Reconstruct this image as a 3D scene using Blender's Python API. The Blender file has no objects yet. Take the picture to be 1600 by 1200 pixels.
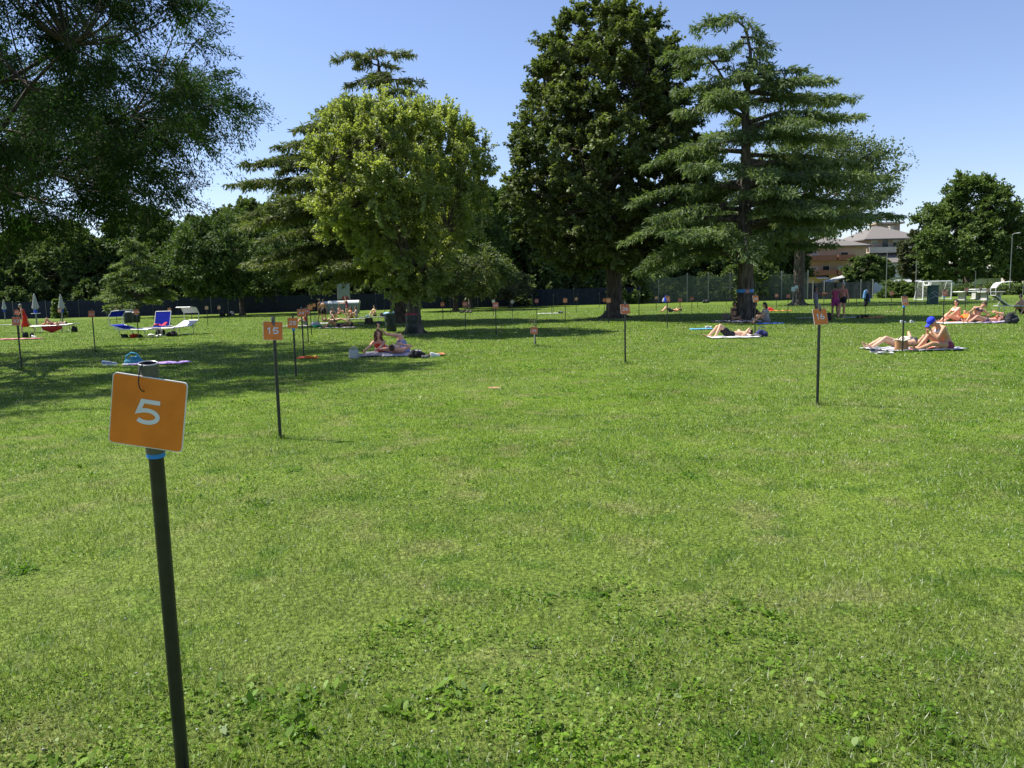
import bpy, math, random
import numpy as np
from mathutils import Vector, Matrix
R=math.radians
random.seed(7); rng=np.random.default_rng(11)
sc=bpy.context.scene
COL=sc.collection
# ---------------------------------------------------------------- camera
CAM=Vector((0,0,1.6)); PITCH=R(6.75); ROLL=math.atan(.024); FPX=1200.0
F_=Vector((0,math.cos(PITCH),-math.sin(PITCH)))
u0=Vector((0,math.sin(PITCH),math.cos(PITCH))); r0=Vector((1,0,0))
U_=u0*math.cos(ROLL)+r0*math.sin(ROLL); R_=r0*math.cos(ROLL)-u0*math.sin(ROLL)
cd=bpy.data.cameras.new('camera'); cam=bpy.data.objects.new('camera',cd); COL.objects.link(cam)
M=Matrix((( R_.x,U_.x,-F_.x,CAM.x),(R_.y,U_.y,-F_.y,CAM.y),(R_.z,U_.z,-F_.z,CAM.z),(0,0,0,1)))
cam.matrix_world=M; cd.lens=27.0; cd.sensor_width=36; cd.clip_end=3000; cd.clip_start=.05
sc.camera=cam
# ---------------------------------------------------------------- light
SUN_EL=R(56); SUN_AZ=Vector((-.94,.34,0)).normalized()      # horizontal direction TOWARDS the sun
sdir=Vector((SUN_AZ.x*math.cos(SUN_EL),SUN_AZ.y*math.cos(SUN_EL),math.sin(SUN_EL)))
w=bpy.data.worlds.new("World"); sc.world=w; w.use_nodes=True
nt=w.node_tree; bgn=nt.nodes['Background']; sky=nt.nodes.new('ShaderNodeTexSky'); sky.sky_type='NISHITA'
sky.sun_disc=False; sky.sun_elevation=SUN_EL; sky.sun_rotation=math.atan2(sdir.x,sdir.y)
sky.altitude=50; sky.air_density=1.0; sky.dust_density=.25; sky.ozone_density=3.4
tint=nt.nodes.new('ShaderNodeMixRGB'); tint.blend_type='MULTIPLY'; tint.inputs[0].default_value=1; tint.inputs[2].default_value=(1.04,.95,1.02,1)
nt.links.new(sky.outputs[0],tint.inputs[1]); nt.links.new(tint.outputs[0],bgn.inputs[0]); bgn.inputs[1].default_value=.092
sl=bpy.data.lights.new('sun','SUN'); sl.energy=4.8; sl.angle=R(.5); sl.color=(1,.955,.88)
so=bpy.data.objects.new('sun',sl); COL.objects.link(so); so.rotation_euler=sdir.to_track_quat('Z','Y').to_euler()
sc.view_settings.view_transform='Standard'; sc.view_settings.look='None'; sc.view_settings.gamma=1
sc.view_settings.exposure=.94
# ---------------------------------------------------------------- pixel -> place
def ray(px,py): return (F_+R_*((px-800)/FPX)+U_*((600-py)/FPX))
def at(px,py,z=0.0):
    d=ray(px,py); t=(z-CAM.z)/d.z; return CAM+d*t
def at_y(px,py,Y):
    d=ray(px,py); return CAM+d*(Y/d.y)
def top_z(P,py):                       # height above P whose image row is py
    k=(600-py)/FPX; v=Vector(P)-CAM; return -(v.dot(U_)-k*v.dot(F_))/(U_.z-k*F_.z)+P[2]
def hor(px): return 458-.024*(px-800)
# ---------------------------------------------------------------- tagging
def tag(o,label=None,cat=None,group=None,kind=None):
    if label: o['label']=label
    if cat: o['category']=cat
    if group: o['group']=group
    if kind: o['kind']=kind
    return o
def thing(name,loc,label,cat,group=None,rz=0):
    o=bpy.data.objects.new(name,None); COL.objects.link(o); o.empty_display_size=.2
    o.location=loc; o.rotation_euler=(0,0,rz); return tag(o,label,cat,group)
def copy_tree(o,parent=None):
    c=o.copy(); COL.objects.link(c); c.parent=parent
    for ch in o.children: copy_tree(ch,c)
    return c
# ---------------------------------------------------------------- materials
def new_mat(name):
    m=bpy.data.materials.new(name); m.use_nodes=True; n=m.node_tree.nodes; return m,n,m.node_tree.links,n['Principled BSDF']
def P(name,col,rough=.6,var=.12,scale=6.0,metal=0,bump=0,spec=.4,col2=None,stretch=None):
    m,n,l,b=new_mat(name)
    tc=n.new('ShaderNodeTexCoord'); no=n.new('ShaderNodeTexNoise'); no.inputs['Scale'].default_value=scale; no.inputs['Detail'].default_value=5
    if stretch:
        mp=n.new('ShaderNodeMapping'); mp.inputs['Scale'].default_value=stretch; l.new(tc.outputs['Object'],mp.inputs[0]); l.new(mp.outputs[0],no.inputs['Vector'])
    else: l.new(tc.outputs['Object'],no.inputs['Vector'])
    rp=n.new('ShaderNodeValToRGB'); e=rp.color_ramp.elements
    c2=col2 or tuple(min(1,c*(1+var)) for c in col); c1=tuple(c*(1-var) for c in col) if not col2 else col
    e[0].position=.35; e[0].color=(*c1,1); e[1].position=.65; e[1].color=(*c2,1)
    l.new(no.outputs['Fac'],rp.inputs[0]); l.new(rp.outputs[0],b.inputs['Base Color'])
    b.inputs['Roughness'].default_value=rough; b.inputs['Metallic'].default_value=metal; b.inputs['Specular IOR Level'].default_value=spec
    if bump:
        bp=n.new('ShaderNodeBump'); bp.inputs['Strength'].default_value=bump; bp.inputs['Distance'].default_value=.02
        l.new(no.outputs['Fac'],bp.inputs['Height']); l.new(bp.outputs[0],b.inputs['Normal'])
    return m
def leaf_mat(name,c_dark,c_light,trans=.35,c_trans=None,rough=.45,nscale=.5,spec=.35):
    m,n,l,b=new_mat(name)
    at_=n.new('ShaderNodeAttribute'); at_.attribute_name='rnd'
    tc=n.new('ShaderNodeTexCoord'); no=n.new('ShaderNodeTexNoise'); no.inputs['Scale'].default_value=nscale; no.inputs['Detail'].default_value=3
    l.new(tc.outputs['Object'],no.inputs['Vector'])
    ad=n.new('ShaderNodeMath'); ad.operation='MULTIPLY_ADD'; ad.inputs[1].default_value=.55; l.new(at_.outputs['Fac'],ad.inputs[0])
    ml=n.new('ShaderNodeMath'); ml.operation='MULTIPLY_ADD'; ml.inputs[1].default_value=1.3; ml.inputs[2].default_value=-.42; l.new(no.outputs['Fac'],ml.inputs[0])
    l.new(ml.outputs[0],ad.inputs[2])
    rp=n.new('ShaderNodeValToRGB'); e=rp.color_ramp.elements; e[0].color=(*c_dark,1); e[1].color=(*c_light,1); e[0].position=.15; e[1].position=.9
    l.new(ad.outputs[0],rp.inputs[0]); l.new(rp.outputs[0],b.inputs['Base Color'])
    b.inputs['Roughness'].default_value=rough; b.inputs['Specular IOR Level'].default_value=spec
    tr=n.new('ShaderNodeBsdfTranslucent'); 
    mx=n.new('ShaderNodeMixRGB'); mx.blend_type='MULTIPLY'; mx.inputs[0].default_value=1; mx.inputs[2].default_value=(*(c_trans or (1.5,1.6,.6)),1)
    l.new(rp.outputs[0],mx.inputs[1]); l.new(mx.outputs[0],tr.inputs[0])
    ms=n.new('ShaderNodeMixShader'); ms.inputs[0].default_value=trans; l.new(b.outputs[0],ms.inputs[1]); l.new(tr.outputs[0],ms.inputs[2])
    l.new(ms.outputs[0],n['Material Output'].inputs['Surface']); return m
def bark_mat(name,c1,c2,sc_=5):
    m,n,l,b=new_mat(name)
    tc=n.new('ShaderNodeTexCoord'); mp=n.new('ShaderNodeMapping'); mp.inputs['Scale'].default_value=(1,1,.22); l.new(tc.outputs['Object'],mp.inputs[0])
    no=n.new('ShaderNodeTexNoise'); no.inputs['Scale'].default_value=sc_*2; no.inputs['Detail'].default_value=8; l.new(mp.outputs[0],no.inputs['Vector'])
    vo=n.new('ShaderNodeTexVoronoi'); vo.inputs['Scale'].default_value=sc_*2.2; l.new(mp.outputs[0],vo.inputs['Vector'])
    rp=n.new('ShaderNodeValToRGB'); e=rp.color_ramp.elements; e[0].position=.38; e[1].position=.62; e[0].color=(*c1,1); e[1].color=(*c2,1)
    l.new(no.outputs['Fac'],rp.inputs[0]); l.new(rp.outputs[0],b.inputs['Base Color']); b.inputs['Roughness'].default_value=.9
    bp=n.new('ShaderNodeBump'); bp.inputs['Strength'].default_value=.9; bp.inputs['Distance'].default_value=.04; l.new(vo.outputs['Distance'],bp.inputs['Height']); l.new(bp.outputs[0],b.inputs['Normal'])
    return m
# ---------------------------------------------------------------- mesh helpers
def np_mesh(name,V,Fc,mat,rnd=None,parent=None,smooth=False):
    me=bpy.data.meshes.new(name); V=np.asarray(V,dtype=np.float32); Fc=np.asarray(Fc,dtype=np.int32)
    nf,k=Fc.shape
    me.vertices.add(len(V)); me.vertices.foreach_set('co',V.ravel())
    me.loops.add(nf*k); me.loops.foreach_set('vertex_index',Fc.ravel())
    me.polygons.add(nf); me.polygons.foreach_set('loop_start',np.arange(0,nf*k,k,dtype=np.int32))
    me.polygons.foreach_set('loop_total',np.full(nf,k,dtype=np.int32))
    if smooth: me.polygons.foreach_set('use_smooth',np.ones(nf,dtype=bool))
    me.update(calc_edges=True)
    if rnd is not None:
        a=me.attributes.new('rnd','FLOAT','FACE'); a.data.foreach_set('value',np.asarray(rnd,dtype=np.float32))
    me.materials.append(mat)
    o=bpy.data.objects.new(name,me); COL.objects.link(o)
    if parent: o.parent=parent
    return o
class MB:
    """collects shapes, build() links them as ONE mesh object"""
    def __init__(s): s.v=[]; s.f=[]; s.mi=[]; s.cur=0; s.sm=[]
    def add(s,vs,fs,smooth=False):
        b=len(s.v); s.v+= [tuple(v) for v in vs]; s.f+=[tuple(i+b for i in f) for f in fs]; s.mi+=[s.cur]*len(fs); s.sm+=[smooth]*len(fs)
    def box(s,c,sz,rot=None,bev=0):
        x,y,z=sz[0]/2,sz[1]/2,sz[2]/2; c=Vector(c)
        if bev:
            bb=min(bev,x*.9,y*.9,z*.9); vs=[]
            for sx in(-1,1):
                for sy in(-1,1):
                    for sz_ in(-1,1):
                        vs.append(Vector((sx*x,sy*(y-bb),sz_*(z-bb)))); vs.append(Vector((sx*(x-bb),sy*y,sz_*(z-bb)))); vs.append(Vector((sx*(x-bb),sy*(y-bb),sz_*z)))
            import bmesh
            bm=bmesh.new(); 
            for v in vs: bm.verts.new(v)
            bmesh.ops.convex_hull(bm,input=bm.verts); bm.verts.index_update()
            V=[v.co.copy() for v in bm.verts]; Fx=[[v.index for v in f.verts] for f in bm.faces]; bm.free()
        else:
            V=[Vector((a,b,d)) for a in(-x,x) for b in(-y,y) for d in(-z,z)]
            Fx=[(0,1,3,2),(4,6,7,5),(0,4,5,1),(2,3,7,6),(0,2,6,4),(1,5,7,3)]
        if rot is not None: V=[rot@v for v in V]
        s.add([c+v for v in V],Fx); return s
    def tube(s,pts,rad,n=8,caps=True,smooth=True,flat=1.0):
        pts=[Vector(p) for p in pts]
        if not hasattr(rad,'__len__'): rad=[rad]*len(pts)
        vs=[];fs=[]; t=(pts[1]-pts[0]).normalized(); a=Vector((0,0,1)) if abs(t.z)<.9 else Vector((1,0,0)); nx=t.cross(a).normalized()
        for i,p in enumerate(pts):
            t2=(pts[min(i+1,len(pts)-1)]-pts[max(i-1,0)]).normalized()
            nx=(nx-t2*nx.dot(t2)).normalized(); ny=t2.cross(nx)
            for k in range(n):
                an=2*math.pi*k/n; vs.append(p+nx*(math.cos(an)*rad[i])+ny*(math.sin(an)*rad[i]*flat))
        for i in range(len(pts)-1):
            for k in range(n): fs.append((i*n+k,i*n+(k+1)%n,(i+1)*n+(k+1)%n,(i+1)*n+k))
        s.add(vs,fs,smooth)
        if caps:
            s.add(vs[:n],[tuple(range(n-1,-1,-1))]); s.add(vs[-n:],[tuple(range(n))])
        return s
    def ell(s,c,r,n=10,rot=None,m=None):
        m=m or n; c=Vector(c); vs=[];fs=[]
        for i in range(1,m):
            th=math.pi*i/m
            for k in range(n):
                ph=2*math.pi*k/n; v=Vector((math.sin(th)*math.cos(ph)*r[0],math.sin(th)*math.sin(ph)*r[1],math.cos(th)*r[2]))
                vs.append(c+(rot@v if rot else v))
        for s_ in (1,-1):
            v=Vector((0,0,s_*r[2])); vs.append(c+(rot@v if rot else v))
        for i in range(m-2):
            for k in range(n): fs.append((i*n+k,(i+1)*n+k,(i+1)*n+(k+1)%n,i*n+(k+1)%n))
        a=len(vs)-2;b=a+1
        for k in range(n): fs.append((a,k,(k+1)%n)); fs.append((b,(m-2)*n+(k+1)%n,(m-2)*n+k))
        s.add(vs,fs,True); return s
    def cone(s,a,b,ra,rb,n=12):
        """round cone: two spheres and the frustum between"""
        a=Vector(a);b=Vector(b); t=(b-a); L=t.length
        if L<1e-5: return s.ell(a,(ra,ra,ra),n)
        t/=L; pts=[];rad=[]
        for i in range(5):
            an=math.pi/2*(1-i/4*.98); 
            pts.append(a-t*(ra*math.sin(an))); rad.append(max(ra*math.cos(an),.0005))
        for i in range(5):
            an=math.pi/2*(.02+i/4*.98)
            pts.append(b+t*(rb*math.sin(an))); rad.append(max(rb*math.cos(an),.0005))
        return s.tube(pts,rad,n)
    def build(s,name,mats,parent=None,loc=None):
        me=bpy.data.meshes.new(name); me.from_pydata(s.v,[],s.f)
        if not isinstance(mats,(list,tuple)): mats=[mats]
        for m in mats: me.materials.append(m)
        me.polygons.foreach_set('material_index',s.mi); me.polygons.foreach_set('use_smooth',s.sm); me.update()
        o=bpy.data.objects.new(name,me); COL.objects.link(o)
        if parent: o.parent=parent
        if loc is not None: o.location=loc
        return o
def rotz(a): return Matrix.Rotation(a,3,'Z')
# ================================================================ TREES
def nrm(a): return a/np.maximum(np.linalg.norm(a,axis=-1,keepdims=True),1e-9)
def leaf_quads(c,d,nv,L,W):
    d=nrm(d); s=nrm(np.cross(d,nv)); n=len(c)
    L=np.broadcast_to(L,(n,))[:,None]; W=np.broadcast_to(W,(n,))[:,None]
    V=np.stack([c,c+d*L*.45+s*W*.5,c+d*L,c+d*L*.45-s*W*.5],1).reshape(-1,3)
    return V,np.arange(n*4).reshape(-1,4)
def hex_leaves(c,d,nv,L,W):
    d=nrm(d); s=nrm(np.cross(d,nv)); up=nrm(np.cross(s,d)); n=len(c)
    L=np.broadcast_to(L,(n,))[:,None]; W=np.broadcast_to(W,(n,))[:,None]
    b=up*L*.10
    V=np.stack([c,c+d*L*.28+s*W*.40+b,c+d*L*.66+s*W*.46+b,c+d*L*.93+s*W*.16,c+d*L*.93-s*W*.16,c+d*L*.66-s*W*.46+b,c+d*L*.28-s*W*.40+b],1).reshape(-1,3)
    return V,np.arange(n*7).reshape(-1,7)
def lump(az,z,seed,amp=.22):
    r=np.random.default_rng(seed); v=np.zeros_like(az)
    for k in range(5):
        f=r.integers(1,5); g=r.uniform(.3,1.1); v+=np.sin(f*az+g*z+r.uniform(0,6.28))*r.uniform(.4,1)
    return 1+amp*v/2.2
def broadleaf(name,loc,label,group,H,zb,prof,lm,bm,nclump,rc,nleaf,L,W,trunk_r,seed,cat='tree',up=.35,droop=.0,limbs=9,trunk_top=.72,flare=1.6,lean=(0,0),inner=.5,amp=.22,twigs=False,sq=1.0,outmin=.0,ntw=14,flatten=.8):
    """prof(t) radius for t=0 (crown base) .. 1 (top)"""
    g=np.random.default_rng(seed)
    t=g.uniform(0,1,nclump*3)**sq; az=g.uniform(0,2*np.pi,nclump*3); rr=inner+(1-inner)*g.uniform(0,1,nclump*3)**.6
    R0=prof(t)*lump(az,t*H*.6,seed,amp); z=zb+t*(H-zb-rc*.5)
    keep=g.uniform(0,1,len(t))<np.clip(prof(t)/prof(t).max()+.08,0,1); t=t[keep][:nclump];az=az[keep][:nclump];rr=rr[keep][:nclump];R0=R0[keep][:nclump];z=z[keep][:nclump]
    z=z-droop*(R0*rr)**2*.02
    C=np.stack([np.cos(az)*R0*rr+lean[0]*t,np.sin(az)*R0*rr+lean[1]*t,z],1); n=len(C)
    # limbs
    root=thing(name,loc,label,cat,group)
    tr=MB(); zt=zb+(H-zb)*trunk_top
    pts=[(0,0,-.15),(0,0,.12),(.01,0,.5),(lean[0]*.05,.02,zb*.7+.3)]; rad=[trunk_r*flare*1.15,trunk_r*flare,trunk_r*1.12,trunk_r]
    for k in range(1,7):
        q=k/6; pts.append((lean[0]*q*.7+.12*math.sin(k*1.7+seed),lean[1]*q*.7+.12*math.cos(k*2.1+seed),zb*.7+.3+(zt-zb*.7-.3)*q)); rad.append(trunk_r*(1-q)**.8*.92+.02)
    tr.tube(pts,rad,14)
    for k in range(6):      # root buttresses
        a=k*1.05+seed; d=Vector((math.cos(a),math.sin(a),0))
        tr.tube([d*trunk_r*.5+Vector((0,0,.55)),d*trunk_r*1.1+Vector((0,0,.16)),d*trunk_r*(flare+.9)+Vector((0,0,-.06))],[trunk_r*.4,trunk_r*.35,.04],6)
    tr.build('trunk',bm,root)
    lb=MB(); P0=[Vector(p) for p in pts[3:]]
    prim=[]
    for k in range(limbs):
        a=2*math.pi*k/limbs+g.uniform(-.3,.3); q=g.uniform(.05,.75); tt=q*.8+.15
        qs=q*.6; i=min(int(qs*6),5); s=P0[i].lerp(P0[min(i+1,len(P0)-1)],qs*6-i)
        rr_=float(prof(np.array([tt]))[0])*.72; e=Vector((math.cos(a)*rr_+lean[0]*tt,math.sin(a)*rr_+lean[1]*tt,zb+tt*(H-zb)*.95))
        if e.z<s.z+.3: e.z=s.z+.3
        m=s.lerp(e,.5)+Vector((0,0,-.12*(e-s).length)); r1=trunk_r*.42*(1-q*.5)
        pp=[]
        for j in range(6):
            u=j/5; pp.append(s*(1-u)**2+m*2*u*(1-u)+e*u*u+Vector((g.uniform(-.1,.1),g.uniform(-.1,.1),g.uniform(-.08,.08)))*(j>0))
        lb.tube(pp,[max(r1*(1-u/5*.85),.02) for u in range(6)],7,caps=False); prim+=pp[1:]
    prim+=P0[2:]; PA=np.array([tuple(p) for p in prim])
    for c in C:
        dd=np.linalg.norm(PA-c,axis=1)+np.maximum(PA[:,2]-c[2],0)*1.5; s=Vector(PA[dd.argmin()]); e=Vector(c); m=s.lerp(e,.5)+Vector((0,0,-.1*(e-s).length*(1 if droop<1 else -1)))
        r1=max(trunk_r*.09,.018)
        lb.tube([s,s.lerp(m,.6)*.5+m*.5 if False else m,e],[r1,r1*.7,r1*.35],4,caps=False)
    # leaves
    out=nrm(C-np.array([lean[0]*.5,lean[1]*.5,zb+(H-zb)*.4])); per=max(int(nleaf/n),1)
    tdir=nrm(g.normal(size=(n,ntw,3))+out[:,None,:]*.75+np.array([0,0,up]))
    tlen=rc*g.uniform(.55,1.25,(n,ntw,1)); crad=g.uniform(.75,1.3,(n,1,1)); tlen=tlen*crad
    ti=g.integers(0,ntw,(n,per)); u=g.uniform(.18,1,(n,per,1))
    idx=np.arange(n)[:,None]; td=tdir[idx,ti]; tl=tlen[idx,ti]
    pos=C[:,None,:]+td*tl*u*np.array([1,1,flatten]); pos[...,2:]-=droop*.35*(u*tl)**2
    pos=pos+g.normal(size=pos.shape)*rc*.07
    ld=td+g.normal(size=td.shape)*.6; ld[...,2]-=.25+droop*.5
    nv=g.normal(size=td.shape)*.55+np.array([0,0,1.0])+out[:,None,:]*.35
    pos=pos.reshape(-1,3); ld=ld.reshape(-1,3); nv=nv.reshape(-1,3); N=len(pos)
    sz=g.uniform(.7,1.25,N); V,Fq=leaf_quads(pos,ld,nv,L*sz,W*sz)
    rnd=np.clip(np.repeat(g.uniform(0,1,n),per)*.45+g.uniform(0,1,N)*.55,0,1)
    cr=np_mesh('crown',V,Fq,lm,rnd,root)
    if twigs:
        for i in range(n):
            for j in range(0,ntw,2):
                s=Vector(C[i]); dv=Vector(tdir[i,j])*float(tlen[i,j,0]); dv.z*=flatten
                e=s+dv; e.z-=droop*.35*dv.length**2; m=s+dv*.5; m.z-=droop*.35*(dv.length*.5)**2
                lb.tube([s,m,e],[.011,.008,.004],3,caps=False)
    lb.build('limb',bm,root)
    return root
def cedar(name,loc,label,group,branches,pts,rad,lm,bm,seed,dens=1.0,tuft=.2,tw=.05,reach=.27,cat='tree',leaders=()):
    """branches: list of (z0, azimuth, length, rise, droop); pts/rad: the trunk"""
    g=np.random.default_rng(seed); root=thing(name,loc,label,cat,group)
    tr=MB(); tr.tube(pts,rad,14)
    for k in range(5):
        a=k*1.25+seed; d=Vector((math.cos(a),math.sin(a),0)); r_=rad[2]*.85
        tr.tube([Vector(pts[0])+d*r_*.5+Vector((0,0,.7)),d*r_*1.15+Vector((0,0,.12)),d*r_*2.1+Vector((0,0,-.08))],[r_*.4,r_*.35,.04],6)
    for lp,lr in leaders: tr.tube(lp,lr,8)
    tr.build('trunk',bm,root); lb=MB()
    TP=np.array([tuple(p) for p in pts]); POS=[];DIR=[];NV=[];RN=[]
    for (z0,az,L,rise,dr,*off) in branches:
        bx=np.interp(z0,TP[:,2],TP[:,0]); by=np.interp(z0,TP[:,2],TP[:,1])
        if off: bx,by=off[0],off[1]
        nn=max(int(L*4),5); s=np.linspace(0,1,nn); wob=g.uniform(-.22,.22)
        aa=az+wob*s; X=bx+np.cumsum(np.r_[0,np.cos(aa[1:])*L/nn]); Y=by+np.cumsum(np.r_[0,np.sin(aa[1:])*L/nn])
        Z=z0+rise*L*s-dr*L*s**2.2+.05*np.sin(s*9+az*3)
        path=np.stack([X,Y,Z],1)
        r0_=.022*L+.02; lb.tube([Vector(p) for p in path[::2]],[max(r0_*(1-q)**.9,.012) for q in s[::2]],6,caps=False)
        nb=int(L*11.5*dens)
        sb=g.uniform(.13,1,nb)**.85; br=g.uniform(0,1)
        for q in sb:
            p=np.array([np.interp(q,s,path[:,k]) for k in range(3)]); a0=az+wob*q; side=g.choice([-1,1])
            bl=(reach*L*(1-q)**.75*(.45+.55*min(q*4,1))+.32)*g.uniform(.6,1.2); ba=a0+side*g.uniform(.35,1.25)
            nt_=max(int(bl/.028*dens*.8),5); u=g.uniform(.05,1,nt_)**.9
            ddx=np.array([math.cos(ba),math.sin(ba),0.0])
            pp=p+ddx*(bl*u)[:,None]; pp[:,2]+= .10*bl*u-(.27+dr*.4)*bl*u**2*g.uniform(.4,1.6)
            pp+=g.normal(size=pp.shape)*np.array([.07,.07,.035])
            hang=g.uniform(0,1,nt_)**1.5
            d_=ddx[None,:]*(1-hang[:,None])*.9+np.array([0,0,-1.0])*hang[:,None]*1.0+g.normal(size=pp.shape)*.32
            POS.append(pp);DIR.append(d_);NV.append(g.normal(size=pp.shape)*.75+np.array([0,-.2,.7])+ddx*.6*hang[:,None]); RN.append(np.clip(.5*br+.5*g.uniform(0,1,nt_),0,1))
    pos=np.concatenate(POS);d_=np.concatenate(DIR);nv=np.concatenate(NV);rn=np.concatenate(RN); N=len(pos); sz=g.uniform(.6,1.3,N)
    V,Fq=leaf_quads(pos,d_,nv,tuft*sz,tw*sz)
    np_mesh('crown',V,Fq,lm,rn,root); lb.build('limb',bm,root)
    return root
BARK=bark_mat('bark_brown',(.035,.028,.02),(.11,.09,.065)); BARKG=bark_mat('bark_grey',(.03,.026,.02),(.12,.105,.085),4)
L_LIN=leaf_mat('leaf_linden',(.045,.068,.02),(.19,.225,.075),.26,(1.5,1.7,.6),.55,.45,.3)
L_MAP=leaf_mat('leaf_maple',(.155,.19,.055),(.33,.375,.15),.42,(1.5,1.6,.5),.45,.6)
L_ACA=leaf_mat('leaf_feathery',(.015,.032,.010),(.055,.095,.024),.24,(1.3,1.8,.7),.75,.5,.08)
L_CED=leaf_mat('needle_cedar',(.072,.11,.045),(.185,.235,.09),.32,(1.3,1.5,.6),.6,.6,.2)
L_CE2=leaf_mat('needle_cedar_olive',(.07,.09,.028),(.16,.185,.06),.3,(1.3,1.5,.6),.6,.6,.2)
L_CE3=leaf_mat('needle_young',(.10,.14,.05),(.22,.27,.10),.3,(1.3,1.5,.6),.6,.6,.15)
L_GRY=leaf_mat('leaf_grey_green',(.06,.085,.035),(.16,.20,.085),.3,(1.3,1.5,.7),.65,.35,.12)
L_MID=leaf_mat('leaf_mid',(.04,.07,.02),(.11,.16,.045),.22,(1.4,1.6,.6),.65,.35,.12)
L_RGT=leaf_mat('leaf_right',(.055,.09,.026),(.15,.205,.06),.24,(1.4,1.6,.6),.65,.35,.12)
L_BK1=leaf_mat('leaf_back_green',(.045,.072,.024),(.15,.195,.065),.22,(1.4,1.6,.6),.7,.3,.1)
L_OLV=leaf_mat('leaf_olive',(.06,.07,.03),(.13,.15,.075),.2,(1.2,1.3,.8),.6,.6)
L_BSH=leaf_mat('leaf_bush',(.07,.12,.025),(.2,.27,.06),.3,(1.4,1.5,.5),.5,.8)
def ip(xs,ys): return lambda t: np.interp(t,xs,ys)
# --- big feathery tree, left, trunk out of frame
broadleaf('feathery_tree',(-15.9,21.3,0),'big dark feathery-leaved tree filling the upper left corner, its crown cut by the picture edge','lawn trees',12.9,4.4,
  ip([0,.08,.2,.4,.6,.85,1],[5.0,6.0,7.2,8.5,8.9,6.9,2.6]),L_ACA,BARK,350,1.2,450000,.105,.037,.36,3,sq=1.12,droop=.55,limbs=14,twigs=True,ntw=14,inner=.3,amp=.05,up=.1,trunk_top=.8)
# --- bright maple
pm=at(648,521)
broadleaf('maple_tree',pm,'bright yellow-green bushy maple left of centre with two bins at its trunk','lawn trees',top_z(pm,170),1.7,
  ip([0,.12,.3,.5,.72,.88,1],[.6,1.2,2.5,3.75,4.15,3.3,1.6]),L_MAP,BARKG,360,.62,220000,.10,.078,.27,5,up=.8,limbs=12,inner=.3,amp=.13,lean=(-.75,0),ntw=8,flatten=1.3,trunk_top=.6)
# --- big dark linden
pl=at(960,497)
broadleaf('linden_tree',pl,'tallest tree, dense dark green broadleaf with a wide black trunk right of centre','lawn trees',top_z(pl,8),3.0,
  ip([0,.12,.32,.5,.68,.84,.93,1],[3.4,4.9,6.1,5.5,4.8,3.9,2.9,1.5]),L_LIN,BARK,700,.78,430000,.16,.13,.44,8,up=.25,limbs=18,inner=.3,amp=.05,ntw=10,flatten=.75,flare=1.8,trunk_top=.85,lean=(-.3,0))
# --- right cedar
def cedar_set(H,z0,env,seed,n,rise=.12,droop=.26,key=(),topn=.92):
    g=random.Random(seed); out=list(key)
    for i in range(n):
        q=(i+g.random())/n; z=z0+(H*topn-z0)*q; az=g.uniform(0,2*math.pi)
        rl,rr=env(z); c=math.cos(az); w_=(c+1)/2; L=(rl*(1-w_)+rr*w_)*g.uniform(.72,1.0)
        out.append((z-rise*L*.5*(1 if q<.8 else 0),az,max(L,.5),rise*g.uniform(.6,1.4),droop*g.uniform(.7,1.3)))
    return out
pc=at(1164,501); Hc=top_z(pc,44)
envR=lambda z:(float(np.interp(z,[2,3.8,4.7,6.6,8.2,9.4,10.7,11.8,13,14.5],[4.8,5.6,6.2,5.6,5.0,4.6,3.6,3.2,2.6,.8])),float(np.interp(z,[2,3.8,4.7,6.6,8.2,9.4,10.7,11.8,13,14.5],[2.0,4.5,7.0,6.5,6.1,5.0,5.6,3.6,1.2,.6])))
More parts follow.
